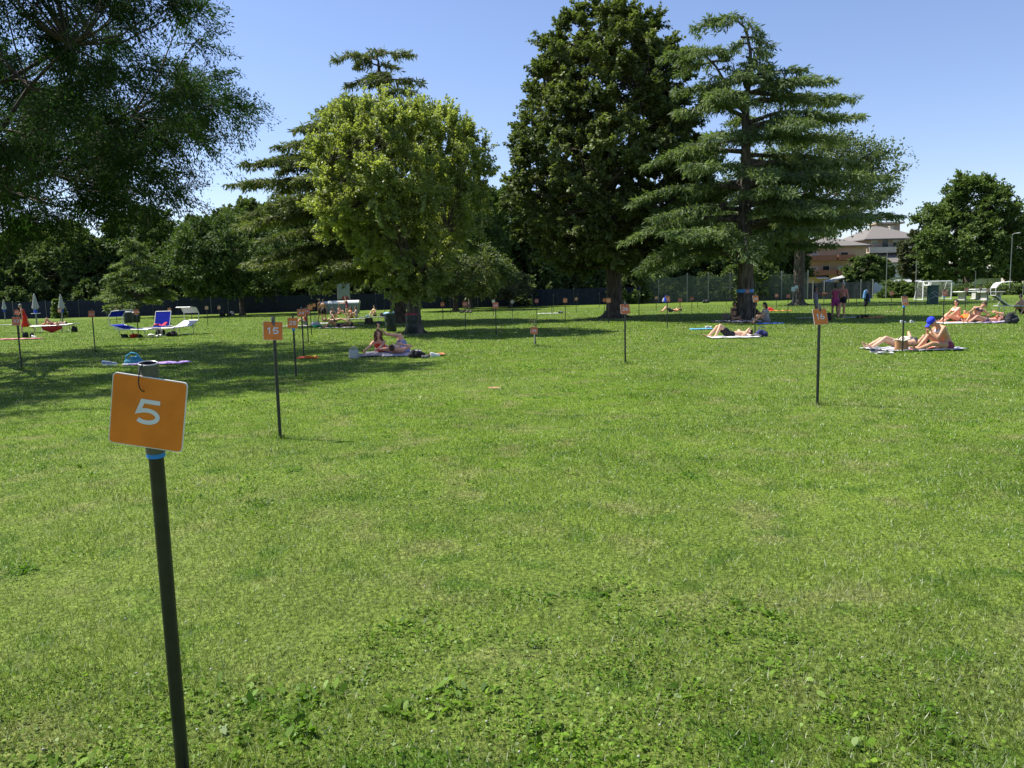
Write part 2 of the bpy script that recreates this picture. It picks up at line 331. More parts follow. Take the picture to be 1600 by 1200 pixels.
key=[(10.2,.05,5.7,.10,.06),(11.0,.15,3.8,.22,.14),(9.0,-.15,5.4,.15,.10),(8.6,.25,5.8,.10,.08),(6.4,-.25,6.6,.08,.08),(11.3,-.5,2.8,.2,.2),(10.6,3.3,3.6,.25,.2),(10.9,-2.0,2.6,.25,.25),(4.6,-.1,7.3,.10,.08),(3.2,3.3,4.8,.1,.30),(3.5,2.7,5.2,.1,.3),(8.0,3.2,5.0,.14,.24),(6.3,3.0,5.7,.2,.3),(4.8,3.25,6.1,.14,.30),(4.0,3.0,5.2,.14,.42),(7.3,.1,6.2,.12,.13),(5.6,.2,6.8,.1,.12),(5.4,-1.2,5.2,.15,.3),(3.9,-1.9,4.8,.1,.35),(6.8,-1.6,4.6,.15,.3),(8.4,-2.3,4.4,.2,.3),(9.6,-2.7,4.0,.28,.3),(9.3,-.7,4.2,.2,.25),
     (13.9,3.25,1.7,.25,.45,-1.1,0),(14.1,2.6,1.6,.2,.5,-.9,0),(14.0,-2.2,1.3,.2,.5,-.8,0),(13.2,-.1,1.7,.12,.5,-.35,0),(12.4,3.2,3.4,.28,.3,-.9,0),(12.2,-2.5,2.8,.3,.35,-.9,0),(12.1,2.4,2.6,.3,.35,-1,0),(12.3,.1,1.4,0,.4,-.1,0),(12.6,-1.2,1.3,.1,.5,.1,0),(11.6,-1.4,1.8,.15,.4,0,0),(11.2,2.9,2.2,.2,.35,-.2,0),(13.5,-1.0,1.0,.1,.5,-.2,0),(11.9,1.4,1.4,.1,.4,0,0),(11.4,-2.6,1.6,.1,.5,-1.2,0),(11.8,-.6,1.2,.1,.5,-1.4,0),(10.9,3.5,2.0,.1,.5,-.9,0),(12.9,3.3,1.2,.2,.6,.1,0),(13.8,-.8,.9,.1,.6,-.4,0),(13.3,2.0,1.1,.1,.5,0,0),(12.7,.9,1.3,.1,.5,.1,0),(12.0,-2.0,1.4,.1,.5,.1,0),(11.5,.3,1.6,.1,.4,.1,0),(11.0,-1.0,1.8,.1,.4,.1,0),(11.3,-1.8,1.5,.1,.5,-1.1,0),(12.5,-1.0,1.2,.1,.6,-1.9,0),(12.6,2.2,1.4,.1,.5,-2.3,0),(14.1,3.2,1.2,.1,.6,-.2,0),(14.2,-1.4,.8,.1,.7,-.9,0)]
cedar('cedar_tree',pc,'spreading cedar with layered drooping branches and a bent top, blue band around its trunk','lawn trees',
  cedar_set(Hc,3.3,envR,4,34,key=key,topn=.80,rise=.1,droop=.14),
  [(0,0,-.1),(0,0,.15),(0,0,.8),(.0,0,2.6),(-.08,0,5),(-.05,0,8),(-.1,0,10.6)],[.6,.5,.40,.36,.30,.22,.15],L_CED,BARKG,21,dens=1.05,tuft=.26,tw=.06,
  leaders=[([Vector((-.1,0,10.4)),Vector((.15,0,11.4)),Vector((.1,0,12.6)),Vector((-.15,0,13.6)),Vector((-.75,0,14.1)),Vector((-1.3,0,14.15))],[.13,.09,.075,.06,.04,.02]),
           ([Vector((-.1,0,10.2)),Vector((-.9,0,10.9)),Vector((-1.5,0,11.9)),Vector((-2.2,0,12.6)),Vector((-3.2,0,12.7))],[.1,.07,.055,.04,.02])])
# --- cedar behind the maple
p2=at(623,505); H2=top_z(p2,84)
env2=lambda z:(float(np.interp(z,[2,4,6,8,9.5,11,12.5,14,15.5],[6.5,8.5,8.5,9.0,8.2,5.2,3.2,2.2,.8])),float(np.interp(z,[2,4,6,8,9.5,11,12.5,14,15.5],[6,6.2,6,5.4,5,4.4,3.4,2,.8])))
key2=[(8.0,3.1,9.9,.1,.07),(9.0,3.3,8.5,.12,.12),(7.0,3.2,9,.12,.2),(11.1,3.15,4.9,.2,.2),(12.0,.05,4.3,.2,.16),(11.7,3.3,4.0,.24,.2),(15.0,3.1,2.7,.2,.22),(15.1,.0,2.3,.2,.25),(13.7,3.2,2.1,.2,.35),(13.7,.1,2.5,.22,.25),(15.1,-1.5,1.8,.2,.4),(13.8,-1.5,2,.2,.4),(14.3,1.5,1.8,.1,.3),(14.6,-2.6,1.6,.1,.3),(14.5,-.7,1.6,.1,.3),(4.5,3.4,8.6,.08,.2),(5.5,3.7,8.0,.1,.22),(3.6,3.6,7,.05,.2)]
cedar('cedar_tree',p2,'cedar behind the bright maple, its tufted top and long left branches against the sky','lawn trees',
  cedar_set(H2,3.2,env2,9,66,key=key2+[(12.5,3.0,3.8,.15,.2),(12.7,-.9,3.2,.2,.25),(12.3,-2.2,3.4,.2,.25),(13.4,-1.6,2.4,.2,.3),(12.0,.3,4.6,.2,.2),(11.2,3.0,5.6,.15,.15),(10.2,3.25,6.6,.12,.12),(14.9,-2.4,1.3,.1,.3),(14.4,1.5,1.3,.1,.3),(9.6,3.0,7.4,.1,.1),(6.2,3.3,9.2,.08,.14)],topn=.74,rise=.1,droop=.22),
  [(0,0,-.1),(0,0,.15),(0,0,.8),(.0,0,3),(.05,0,7),(-.3,0,11),(-.5,0,13.4),(-.55,0,H2-.3)],[.85,.6,.46,.4,.32,.22,.15,.05],L_CE2,BARK,33,dens=1.0,tuft=.3,tw=.07)
# --- small cedar at left
p3=at(216,497); H3=top_z(p3,366)
env3=lambda z:(float(np.interp(z,[1,2,4,6,8.5],[4.6,4.4,3.4,2.3,.5])),float(np.interp(z,[1,2,4,6,8.5],[5.6,5,3.8,2.4,.5])))
cedar('young_cedar_tree',p3,'small conical green cedar in front of the left fence, behind the blue loungers','lawn trees',
  cedar_set(H3,1.6,env3,14,44,rise=.1,droop=.24,topn=.97),[(0,0,-.1),(0,0,.15),(0,0,.6),(0,0,4),(0,0,H3-.2)],[.3,.2,.16,.11,.02],L_CE3,BARK,41,dens=.9,tuft=.36,tw=.1)
# --- other trees inside the lawn
def bl(px,py,ytop,wpx,label,lm,seed,zb=2.0,nleaf=34000,L=.28,W=.24,tr_=.22,nclump=190,prof=None,name='broadleaf_tree',group='lawn trees',bark=None,loc=None,**k):
    p=loc if loc is not None else at(px,py); H=top_z(p,ytop); r=wpx/2/FPX*p[1]
    pf=prof or ip([0,.15,.4,.65,.85,1],[.62,.9,1,.88,.62,.2]); f=lambda t:pf(t)*r
    return broadleaf(name,p,label,group,H,zb,f,lm,bark or BARK,nclump,k.pop('rc',r*.2),nleaf,L,W,tr_,seed,**k)
bl(379,493,334,205,'round dark green tree with a low wide crown between the feathery tree and the cedar',L_MID,51,zb=2.4,nleaf=60000,L=.24,W=.2,nclump=260,lean=(-.6,0),inner=.45)
bl(712,486,368,165,'low dark tree with a drooping crown just right of the maple',L_LIN,52,zb=2.0,nleaf=42000,L=.24,W=.14,droop=.5,inner=.4)
bl(722,484,282,130,'mid green tree showing behind the right side of the maple crown',L_MID,53,zb=3.2,nleaf=40000,L=.24,W=.18,loc=at(735,482),inner=.4)
bl(797,480.5,418,74,'small grey-green olive tree with slanting stems by the dark fence',L_OLV,54,zb=1.2,nleaf=16000,L=.2,W=.07,tr_=.12,nclump=90,lean=(-.5,0),inner=.2,name='olive_tree')
bl(1247,477,206,275,'tall grey-green tree behind the right cedar, its crown showing at the cedar\'s right shoulder',L_GRY,55,zb=6.2,prof=ip([0,.2,.5,.75,1],[.45,.85,1,.8,.3]),nleaf=46000,L=.21,W=.14,nclump=260,lean=(1.2,0),tr_=.42,bark=BARK,inner=.35,up=.5,limbs=14)
# --- beyond the pitch on the right
bl(1512,458,272,156,'big rounded green tree behind the football goal at the right',L_RGT,56,zb=2.6,nleaf=95000,L=.34,W=.28,nclump=260,tr_=.5,loc=Vector((65,110,0)),inner=.35,group='trees beyond the lawn',prof=ip([0,.1,.4,.6,.85,1],[.75,.98,1.02,.84,.55,.2]))
bl(1598,458,325,120,'dark tree cut by the right picture edge beyond the lawn',L_BK1,57,zb=2.0,nleaf=36000,L=.38,W=.3,loc=Vector((79,116,0)),inner=.35,group='trees beyond the lawn')
bl(1356,455,398,68,'small round dark tree in front of the pale apartment block',L_BK1,58,zb=1.8,nleaf=22000,L=.3,W=.26,loc=Vector((49.5,107,0)),nclump=100,inner=.3,group='trees beyond the lawn')
bl(1428,455,362,52,'narrow grey-leaved tree between the hip-roofed house and the big right tree',L_OLV,59,zb=2.6,nleaf=20000,L=.32,W=.26,loc=Vector((59.5,114,0)),nclump=90,inner=.3,group='trees beyond the lawn')
# --- wood behind the fence: three kinds, copied
protos=[]
for i,(lm,sd,nl) in enumerate([(L_BK1,61,42000),(L_MID,62,42000),(L_BK1,63,42000)]):
    protos.append(broadleaf('woodland_tree',(0,0,0),'x','trees behind the dark fence',13,1.5,ip([0,.15,.4,.65,.85,1],[3.6,5,5.3,4.6,3.2,1]),lm,BARK,230,1.0,nl,.36,.29,.3,sd,inner=.35,amp=.25))
wood=[(-77,99,13,0),(-69,96,12,1),(-61,100,12.5,2),(-54,97,11,0),(-47,101,14,1),(-40,97,12,2),(-34,103,14.5,0),(-28,98,13,1),(-21,104,12,2),(-14,99,11.5,0),(-7,105,12.5,2),(-.5,100,15,1),(5.5,98,12,0),(11,104,13,2),(17,100,12,1),(23.5,106,13.5,0),(30,103,12,2),(36,108,13,1),(37.5,113,11,0)]
wl=['far left, behind the closed parasols','second from the left behind the dark fence','behind the leftmost parasols','dark one behind the dustbins','behind the small conical cedar','left of the round dark lawn tree','tall one above the round dark lawn tree','behind the round dark lawn tree','under the long left branches of the far cedar','behind the basketball board','behind the maple trunk','pale lit one between maple and linden','behind the small olive tree','behind the linden trunk','just right of the linden trunk','behind the left end of the tall net','behind the middle of the tall net','behind the cedar trunk and net','right end of the wood, beside the pale houses']
for i,(x,y,h,k) in enumerate(wood):
    o=protos[k] if protos[k].get('label')=='x' else copy_tree(protos[k])
    o.location=(x,y,0); s=h/13; o.scale=(s*1.05,s*1.05,s); o.rotation_euler.z=i*1.3; o['label']='woodland tree '+wl[i]
# second, deeper row
wood2=[(-95,118,15,1),(-82,122,13,0),(-68,120,14,2),(-55,124,13,1),(-43,121,15,0),(-30,125,15,2),(-18,120,14,1),(-5,124,15,0),(8,121,16,2),(20,125,15,1),(33,123,14,0)]
for i,(x,y,h,k) in enumerate(wood2):
    o=copy_tree(protos[k]); o.location=(x,y,0); s=h/13; o.scale=(s*1.3,s*1.3,s); o.rotation_euler.z=i*2.1+.5
    o['label']='deep second-row tree of the wood, number %d of 11 counted from the left'%(i+1); o['group']='deeper trees of the wood behind the fence'
# understorey shrubs
bush=broadleaf('shrub',(0,0,0),'x','shrubs behind the dark fence',4.2,.2,ip([0,.3,.7,1],[2.6,3,2.6,1]),L_BK1,BARK,90,.75,16000,.3,.24,.08,71,cat='shrub',inner=.3,flare=1,limbs=5)
for i in range(26):
    o=bush if i==0 else copy_tree(bush); x=-82+i*4.6; o.location=(x,93.5+1.6*math.sin(i*2.3)+max(0,(x-10)*.05),0); s=.9+.25*math.sin(i*1.9); o.scale=(s*1.15,s*.8,s); o.rotation_euler.z=i*1.7
    o['label']='dark shrub right behind the far fence, number %d of 26 counted from the left'%(i+1)
# ================================================================ GROUND
def lawn_nodes(m,n,l,blade=False):
    ge=n.new('ShaderNodeNewGeometry')
    def noise(s,det=4,off=0):
        no=n.new('ShaderNodeTexNoise'); no.inputs['Scale'].default_value=s; no.inputs['Detail'].default_value=det
        mp=n.new('ShaderNodeMapping'); mp.inputs['Location'].default_value=(off,off*1.3,0); mp.inputs['Scale'].default_value=(1,1,0); l.new(ge.outputs['Position'],mp.inputs[0]); l.new(mp.outputs[0],no.inputs['Vector']); return no.outputs['Fac']
    def ramp(f,c1,c2,a,b):
        rp=n.new('ShaderNodeValToRGB'); e=rp.color_ramp.elements; e[0].position=a;e[1].position=b;e[0].color=(*c1,1);e[1].color=(*c2,1); l.new(f,rp.inputs[0]); return rp.outputs[0]
    def mix(f,a,b,t='MIX'):
        x=n.new('ShaderNodeMixRGB'); x.blend_type=t
        if isinstance(f,float): x.inputs[0].default_value=f
        else: l.new(f,x.inputs[0])
        for k,v in ((1,a),(2,b)):
            if isinstance(v,tuple): x.inputs[k].default_value=(*v,1)
            else: l.new(v,x.inputs[k])
        return x.outputs[0]
    base=ramp(noise(.55,5),LAWN_A,LAWN_B,.36,.64)
    dry=ramp(noise(1.7,6,7.3),(0,0,0),(1,1,1),.52,.70)
    far=ramp(noise(.16,4,3.1),(0,0,0),(1,1,1),.42,.66)
    dm=n.new('ShaderNodeMath'); dm.operation='MULTIPLY'; l.new(dry,dm.inputs[0]); dm.inputs[1].default_value=.62
    c=mix(dm.outputs[0],base,LAWN_DRY)
    fm=n.new('ShaderNodeMath'); fm.operation='MULTIPLY'; l.new(far,fm.inputs[0]); fm.inputs[1].default_value=.45
    c=mix(fm.outputs[0],c,LAWN_PALE)
    sx=n.new('ShaderNodeSeparateXYZ'); l.new(ge.outputs['Position'],sx.inputs[0]); mr=n.new('ShaderNodeMapRange'); mr.inputs[1].default_value=11; mr.inputs[2].default_value=3; mr.inputs[3].default_value=0; mr.inputs[4].default_value=.45; l.new(sx.outputs['Y'],mr.inputs[0])
    c=mix(mr.outputs[0],c,(.165,.195,.06))
    lush=ramp(noise(2.6,5,21.0),(0,0,0),(1,1,1),.55,.68)
    lm=n.new('ShaderNodeMath'); lm.operation='MULTIPLY'; l.new(lush,lm.inputs[0]); lm.inputs[1].default_value=.85
    c=mix(lm.outputs[0],c,LAWN_LUSH)
    return c,noise,ramp,mix
LAWN_A=(.105,.18,.010); LAWN_B=(.158,.25,.019); LAWN_DRY=(.25,.225,.105); LAWN_PALE=(.175,.225,.055); LAWN_LUSH=(.075,.145,.014)
def lawn_ground():
    m,n,l,b=new_mat('lawn_soil'); c,noise,ramp,mix=lawn_nodes(m,n,l)
    fine=ramp(noise(38,6,1),(.4,.4,.36),(1.1,1.1,1.05),.35,.66); c=mix(1.0,c,fine,'MULTIPLY')
    f2=ramp(noise(7,6,5),(.78,.8,.75),(1.15,1.15,1.1),.35,.66); c=mix(1.0,c,f2,'MULTIPLY')
    l.new(c,b.inputs['Base Color']); b.inputs['Roughness'].default_value=.9; b.inputs['Specular IOR Level'].default_value=.15
    bp=n.new('ShaderNodeBump'); bp.inputs['Strength'].default_value=.8; bp.inputs['Distance'].default_value=.05; l.new(noise(25,6,2),bp.inputs['Height']); l.new(bp.outputs[0],b.inputs['Normal'])
    return m
def blade_mat(name,mult=(1,1.04,.95),trans=.35,tint=(1.25,1.35,.55),spec=.5):
    m,n,l,b=new_mat(name); c,noise,ramp,mix=lawn_nodes(m,n,l)
    a=n.new('ShaderNodeAttribute'); a.attribute_name='rnd'
    c=mix(1.0,c,mult,'MULTIPLY')
    var=ramp(a.outputs['Fac'],(.34,.42,.25),(1.55,1.5,1.6),0,1); c=mix(1.0,c,var,'MULTIPLY')
    pale_glint=ramp(a.outputs['Fac'],(0,0,0),(1,1,1),.84,.92); c=mix(pale_glint,c,(.50,.52,.36))  # random pale grey-green blades, partly glints put into the colour
    l.new(c,b.inputs['Base Color']); b.inputs['Roughness'].default_value=.45; b.inputs['Specular IOR Level'].default_value=spec
    tr=n.new('ShaderNodeBsdfTranslucent'); l.new(mix(1.0,c,tint,'MULTIPLY'),tr.inputs[0]); ms=n.new('ShaderNodeMixShader'); ms.inputs[0].default_value=trans
    l.new(b.outputs[0],ms.inputs[1]); l.new(tr.outputs[0],ms.inputs[2]); l.new(ms.outputs[0],n['Material Output'].inputs['Surface']); return m
g_=MB()
N_=60
xs=[-700+1400*i/N_ for i in range(N_+1)]; ys=[-120+1400*i/N_ for i in range(N_+1)]
g_.add([(x,y,0) for y in ys for x in xs],[(j*(N_+1)+i,j*(N_+1)+i+1,(j+1)*(N_+1)+i+1,(j+1)*(N_+1)+i) for j in range(N_) for i in range(N_)])
tag(g_.build('ground',lawn_ground()),kind='structure')
def blades():
    g=np.random.default_rng(5)
    d=g.uniform(1.5**.15,75**.15,900000)**(1/.15)
    n=len(d); x=g.uniform(-1,1,n)*(.74*d+1.6); keep=(np.abs(x)<.74*d+1.6); y=d
    nz=np.sin(x*2.1+1.3*np.sin(y*1.7))*np.sin(y*2.6+1.1*np.sin(x*1.3))+.6*np.sin(x*5.3+2*np.sin(y*3.1))*np.sin(y*6.1)
    bp=[at(b_[0],b_[1]) for b_ in POST_PX if at(b_[0],b_[1]).y<34]+[Vector((b5x,b5y,0))]
    ex=[];ey=[]
    for q in bp:
        m_=int(240 if q.y>6 else 500); r_=np.abs(g.normal(size=m_))*.13; a_=g.uniform(0,6.283,m_); ex.append(q.x+.05+np.cos(a_)*r_*1.8); ey.append(q.y+np.sin(a_)*r_)
    ex=np.concatenate(ex);ey=np.concatenate(ey); nb_=n; x=np.r_[x,ex]; y=np.r_[y,ey]; d=np.r_[d,ey]; nz=np.r_[nz,np.zeros(len(ex))]; n=len(x)
    h=(.028+.012*np.clip(nz,-1,1)+g.exponential(.006,n))*np.clip(d/14,1,2.2)**.5
    h[nb_:]*=g.uniform(1.2,2.6,n-nb_)
    wd=.0026*np.clip(d/4.0,1,14)**.85*g.uniform(.7,1.4,n)
    az=g.uniform(0,2*np.pi,n); ln=g.uniform(.1,1.05,n)
    dr=np.stack([np.cos(az)*ln,np.sin(az)*ln,np.ones(n)],1); dr=nrm(dr)
    c=np.stack([x,y,np.full(n,-.004)],1); nv=np.stack([-np.sin(az)*0+g.normal(size=n)*.3,g.normal(size=n)*.3-0.2,g.normal(size=n)*.2],1)+np.stack([np.cos(az+1.57),np.sin(az+1.57),np.zeros(n)],1)*0
    nv=np.cross(dr,np.stack([np.cos(az+g.normal(size=n)),np.sin(az+g.normal(size=n)),np.zeros(n)],1)+1e-3)
    V,Fq=leaf_quads(c,dr,nv,h,wd)
    o=np_mesh('grass',V,Fq,blade_mat('grass_blade'),g.uniform(0,1,n)); tag(o,'short mown sunlit lawn grass','grass',kind='stuff')
    # broad leaved weeds and clover: clumps
    nc=6000; dc=g.uniform(1.6**.55,26**.55,nc)**(1/.55); xc=g.uniform(-1,1,nc)*(.74*dc+1.2)
    nz=np.sin(xc*1.1+4+1.3*np.sin(dc*.9))*np.sin(dc*1.4+1.1*np.sin(xc*.8)); ok=nz>.05-.5*(dc<3.1); xc=xc[ok];dc=dc[ok];nc=len(xc)
    per=np.clip((55/dc**.5).astype(int),8,36); idx=np.repeat(np.arange(nc),per); n=len(idx)
    rad=g.uniform(.05,.30,nc)[idx]*np.sqrt(g.uniform(0,1,n)); az=g.uniform(0,2*np.pi,n)
    big=(g.uniform(0,1,nc)<.09)[idx]
    size=np.where(big,g.uniform(.02,.045,n)*np.where(dc[idx]<3.0,1.25,1),g.uniform(.008,.018,n))*np.clip(dc[idx]/9,1,1.8)
    rad=np.where(big,rad*.7,rad)
    pos=np.stack([xc[idx]+np.cos(az)*rad,dc[idx]+np.sin(az)*rad,g.uniform(.002,.03,n)*np.where(big,.4,1)],1)
    tilt=g.uniform(-.1,.7,n); az2=az+g.normal(size=n)*1.1; dr=np.stack([np.cos(az2),np.sin(az2),tilt],1)+g.normal(size=(n,3))*.25; nv=np.array([0,0,1.0])+g.normal(size=(n,3))*.4
    V,Fq=hex_leaves(pos,dr,nv,size,size*np.where(big,g.uniform(.4,.6,n),g.uniform(.8,1.05,n)))
    o=np_mesh('clover',V,Fq,blade_mat('weed_leaf',(.95,1.2,.6),.4,spec=.2),g.uniform(0,.82,n)); tag(o,'low clover and broad weed leaves growing in the lawn','clover',kind='stuff')
    # white clover heads
    nf=520; df=g.uniform(2.2**.5,48**.5,nf)**2; xf=g.uniform(-1,1,nf)*(.74*df+1)
    mb=MB()
    for x_,d_ in zip(xf,df):
        r=.0052*max(1,(d_/6)**.8); 
        if d_<7: mb.ell((x_,d_,.032),(r,r,r*.9),6,m=5)
        else: mb.ell((x_,d_,.03),(r,r,r*.7),4,m=3)
    tag(mb.build('clover_flower',P('white_clover',(.34,.34,.26),.8)),'tiny white clover heads scattered through the grass','flower',kind='stuff')
POST_PX=[(438,685),(463,592),(475,558),(482,538),(1277,633),(977,569),(1410,551),(1179.5,526.5),(34,577),(149,550),(217,532),(775.5,525),(835,541.5)]
b5x,b5y=-1.02,2.42
blades()
# small worn patches of bare soil
def patch(px,py,w_,d_,label,col):
    mb=MB(); p=at(px,py); n=18; g=random.Random(px)
    rs=[g.uniform(.7,1.1) for _ in range(n)]
    mb.add([(0,0,.02)]+[(math.cos(2*math.pi*i/n)*w_*rs[i],math.sin(2*math.pi*i/n)*d_*rs[i],.004) for i in range(n)],[(0,i+1,(i+1)%n+1) for i in range(n)])
    o=mb.build('soil_patch',P('soil_'+str(px),col,.95,.3,20,bump=.6)); o.location=p; tag(o,kind='structure')
patch(772,606,.13,.12,'',(.36,.22,.11)); patch(1392,487,.45,.4,'',(.38,.30,.17))
patch(648,523,.9,.7,'',(.12,.1,.06)); patch(1164,503,1.6,1.2,'',(.1,.09,.055)); patch(960,499,2.0,1.3,'',(.07,.07,.04))
# ================================================================ NUMBERED SIGNS
M_POLE=P('pole_black',(.012,.015,.015),.4,.3,30,spec=.5); M_SLEEVE=P('sleeve_grey',(.10,.105,.115),.35,.2,40,metal=.5)
M_RIM=P('rim_zinc',(.42,.42,.40),.35,.1,40,metal=.6); M_TUBE_SHADE=P('tube_shade',(.01,.01,.01),.8)
M_COLLAR=P('collar_blue',(.02,.21,.62),.4,.06,20); M_PLATE=P('plate_white',(.66,.65,.61),.5,.05,20)
def orange_mat(name,c,dirt=.12):
    m=P(name,c,.42,dirt,9,spec=.4); return m
M_OR=orange_mat('sign_orange',(.66,.185,.015)); M_ORR=orange_mat('sign_orange_red',(.62,.15,.045)); M_ORD=orange_mat('sign_orange_faded',(.50,.24,.10))
M_NUM=P('numeral_white',(.62,.66,.70),.5,.04,20); M_TIE=P('tie_black',(.01,.01,.012),.5)
def arc(cx,cy,rx,ry,a0,a1,n=14): return [(cx+rx*math.cos(R(a0+(a1-a0)*i/n)),cy+ry*math.sin(R(a0+(a1-a0)*i/n))) for i in range(n+1)]
GL={'0':[arc(.5,.5,.42,.43,90,450,28)],'1':[[(.22,.74),(.56,.93),(.56,0)]],
 '2':[arc(.5,.68,.40,.25,165,-35,14)+[(.12,.065),(.96,.065)]],
 '3':[arc(.46,.70,.38,.23,150,-85,12),arc(.46,.30,.44,.24,90,-150,14)],
 '4':[[(.74,0),(.74,.92),(.06,.27),(1.0,.27)]],
 '5':[[(.97,.94),(.27,.94),(.13,.50)]+arc(.47,.315,.44,.255,118,-142,18)],
 '6':[arc(.5,.30,.40,.25,90,450,22),arc(.72,.36,.62,.58,100,180,10)],
 '7':[[(.04,.93),(.92,.93),(.36,0)]],
 '8':[arc(.5,.71,.34,.22,-90,270,20),arc(.5,.27,.41,.23,90,450,22)],
 '9':[arc(.5,.65,.40,.27,-90,270,22),arc(.28,.58,.62,.58,0,-80,10)]}
def ribbon(mb,pts,w_,y):
    pts=[Vector((p[0],p[1])) for p in pts]; n=len(pts); vs=[]
    closed=(pts[0]-pts[-1]).length<1e-4
    for i,p in enumerate(pts):
        a=pts[i-1] if i>0 else (pts[-2] if closed else None); b=pts[i+1] if i<n-1 else (pts[1] if closed else None)
        t1=(p-a).normalized() if a is not None else None; t2=(b-p).normalized() if b is not None else None
        t1=t1 or t2; t2=t2 or t1; n1=Vector((-t1.y,t1.x)); n2=Vector((-t2.y,t2.x)); mm=(n1+n2).normalized(); k=min(1/max(mm.dot(n1),.35),2.2)
        o=mm*(w_/2*k); vs.append((p.x+o.x,y,p.y+o.y)); vs.append((p.x-o.x,y,p.y-o.y))
    mb.add(vs,[(2*i,2*i+1,2*i+3,2*i+2) for i in range(n-1)])
def numerals(txt,h,wd,y,stroke):
    mb=MB(); gap=wd*.2; tot=len(txt)*wd+(len(txt)-1)*gap-(0.35*wd if '1' in txt else 0); x=-tot/2
    for ch in txt:
        ox=x-(.2*wd if ch=='1' else 0)
        for st in GL[ch]: ribbon(mb,[(ox+p[0]*wd,(p[1]-.47)*h) for p in st],stroke,y)
        x+=wd+gap-(.35*wd if ch=='1' else 0)
    return mb
def rsq(s,r,n=5):
    o=[]
    for cx,cz,a in ((1,1,0),(-1,1,90),(-1,-1,180),(1,-1,270)):
        for i in range(n+1):
            an=R(a+90*i/n); o.append((cx*(s/2-r)+r*math.cos(an),cz*(s/2-r)+r*math.sin(an)))
    return o
def plate_mb(s,r,y0,y1):
    mb=MB(); o=rsq(s,r); n=len(o)
    vs=[(x,y0,z) for x,z in o]+[(x,y1,z) for x,z in o]
    mb.add(vs,[tuple(range(n)),tuple(range(2*n-1,n-1,-1))]+[(i,n+i,n+(i+1)%n,(i+1)%n) for i in range(n)]); return mb
def sign(base,h,txt,label,sz=.213,yaw=0,roll=0,tilt=0,mat=None,hz=None,hx=0,pr=.019,collar=False,big=False,name='numbered_sign_post',plate=True,group='numbered sign posts on the lawn'):
    t=thing(name,base,label[:1].lower()+label[1:],'sign post' if plate else 'post',group)
    mb=MB()
    if big: mb.tube([(0,0,-.1),(0,0,h-.27)],pr,24)
    else: mb.tube([(0,0,-.1),(0,0,h)],pr,10)
    mb.build('pole',M_POLE,t)
    if big:
        s=MB(); ro=.0275; ri=.0235; n=28; z0=h-.27
        def ring(r,z): return [(r*math.cos(2*math.pi*i/n),r*math.sin(2*math.pi*i/n),z) for i in range(n)]
        vs=ring(ro,z0)+ring(ro,h); s.add(vs,[(i,(i+1)%n,n+(i+1)%n,n+i) for i in range(n)],True); s.build('sleeve',M_SLEEVE,t)
        s=MB(); vs=ring(ro,h)+ring(ro-.0008,h+.0022)+ring(ri+.0008,h+.0022)+ring(ri,h)
        s.add(vs,[(k*n+i,k*n+(i+1)%n,(k+1)*n+(i+1)%n,(k+1)*n+i) for k in range(3) for i in range(n)],True); s.build('rim',M_RIM,t)
        s=MB(); vs=ring(ri,h)+ring(ri,z0+.05)+[(0,0,z0+.05)]; s.add(vs,[(i,n+i,n+(i+1)%n,(i+1)%n) for i in range(n)]+[(2*n,n+(i+1)%n,n+i) for i in range(n)]); s.build('sleeve_hollow_shade',M_TUBE_SHADE,t)  # inside of the open sleeve, its shade given as near-black colour
        s=MB(); s.tube([(0,0,z0-.014),(0,0,z0+.004)],.0262,24); s.build('collar',M_COLLAR,t)
    elif collar:
        s=MB(); zc=h-.25 if hz is None else hz-sz/2-.02; s.tube([(0,0,zc-.05),(0,0,zc+.03)],.03,12); s.build('collar',M_COLLAR,t)
    else:
        s=MB(); s.tube([(0,0,h-.16),(0,0,h+.005)],pr*1.22,10); s.build('sleeve',M_SLEEVE,t)
    if not plate: return t
    Rm=Matrix.Rotation(yaw,4,'Z')@Matrix.Rotation(tilt,4,'X')@Matrix.Rotation(roll,4,'Y')
    hz=h-.045-sz/2 if hz is None else hz
    pl=plate_mb(sz,sz*.055,-.0025,.0025).build('plate',M_PLATE,t); pl.matrix_local=Matrix.Translation((hx,-(.034 if big else pr+.014),hz))@Rm
    fc=plate_mb(sz*.975,sz*.05,-.0032,-.0026).build('face',mat or M_OR,pl)
    bk=plate_mb(sz*.975,sz*.05,.0026,.0032).build('back_face',mat or M_OR,pl)
    if txt:
        numerals(txt,sz*.335,sz*.31 if len(txt)>1 else sz*.335,-.0040,sz*.06).build('numeral',M_NUM,pl)
    if big:
        w_=MB(); a=Vector((-.004,-.0275,h+.004)); e=Vector((hx-.006,-.041,hz+.077))
        w_.tube([(-.004,-.020,h-.03),(-.006,-.0245,h+.005),(-.009,-.031,h-.006),(-.011,-.037,h-.025),(-.011,-.044,h-.045),(-.009,-.044,h-.06),(-.005,-.042,h-.069),(-.001,-.036,h-.074)],.0017,8); w_.build('wire_tie',M_TIE,t)
    else:
        w_=MB(); w_.tube([(0,-pr*.5,h-.004),(0,-pr-.012,h+.012),(hx*.5,-pr-.022,hz+sz*.42)],.004,5); w_.build('wire_tie',M_TIE,t)
    return t
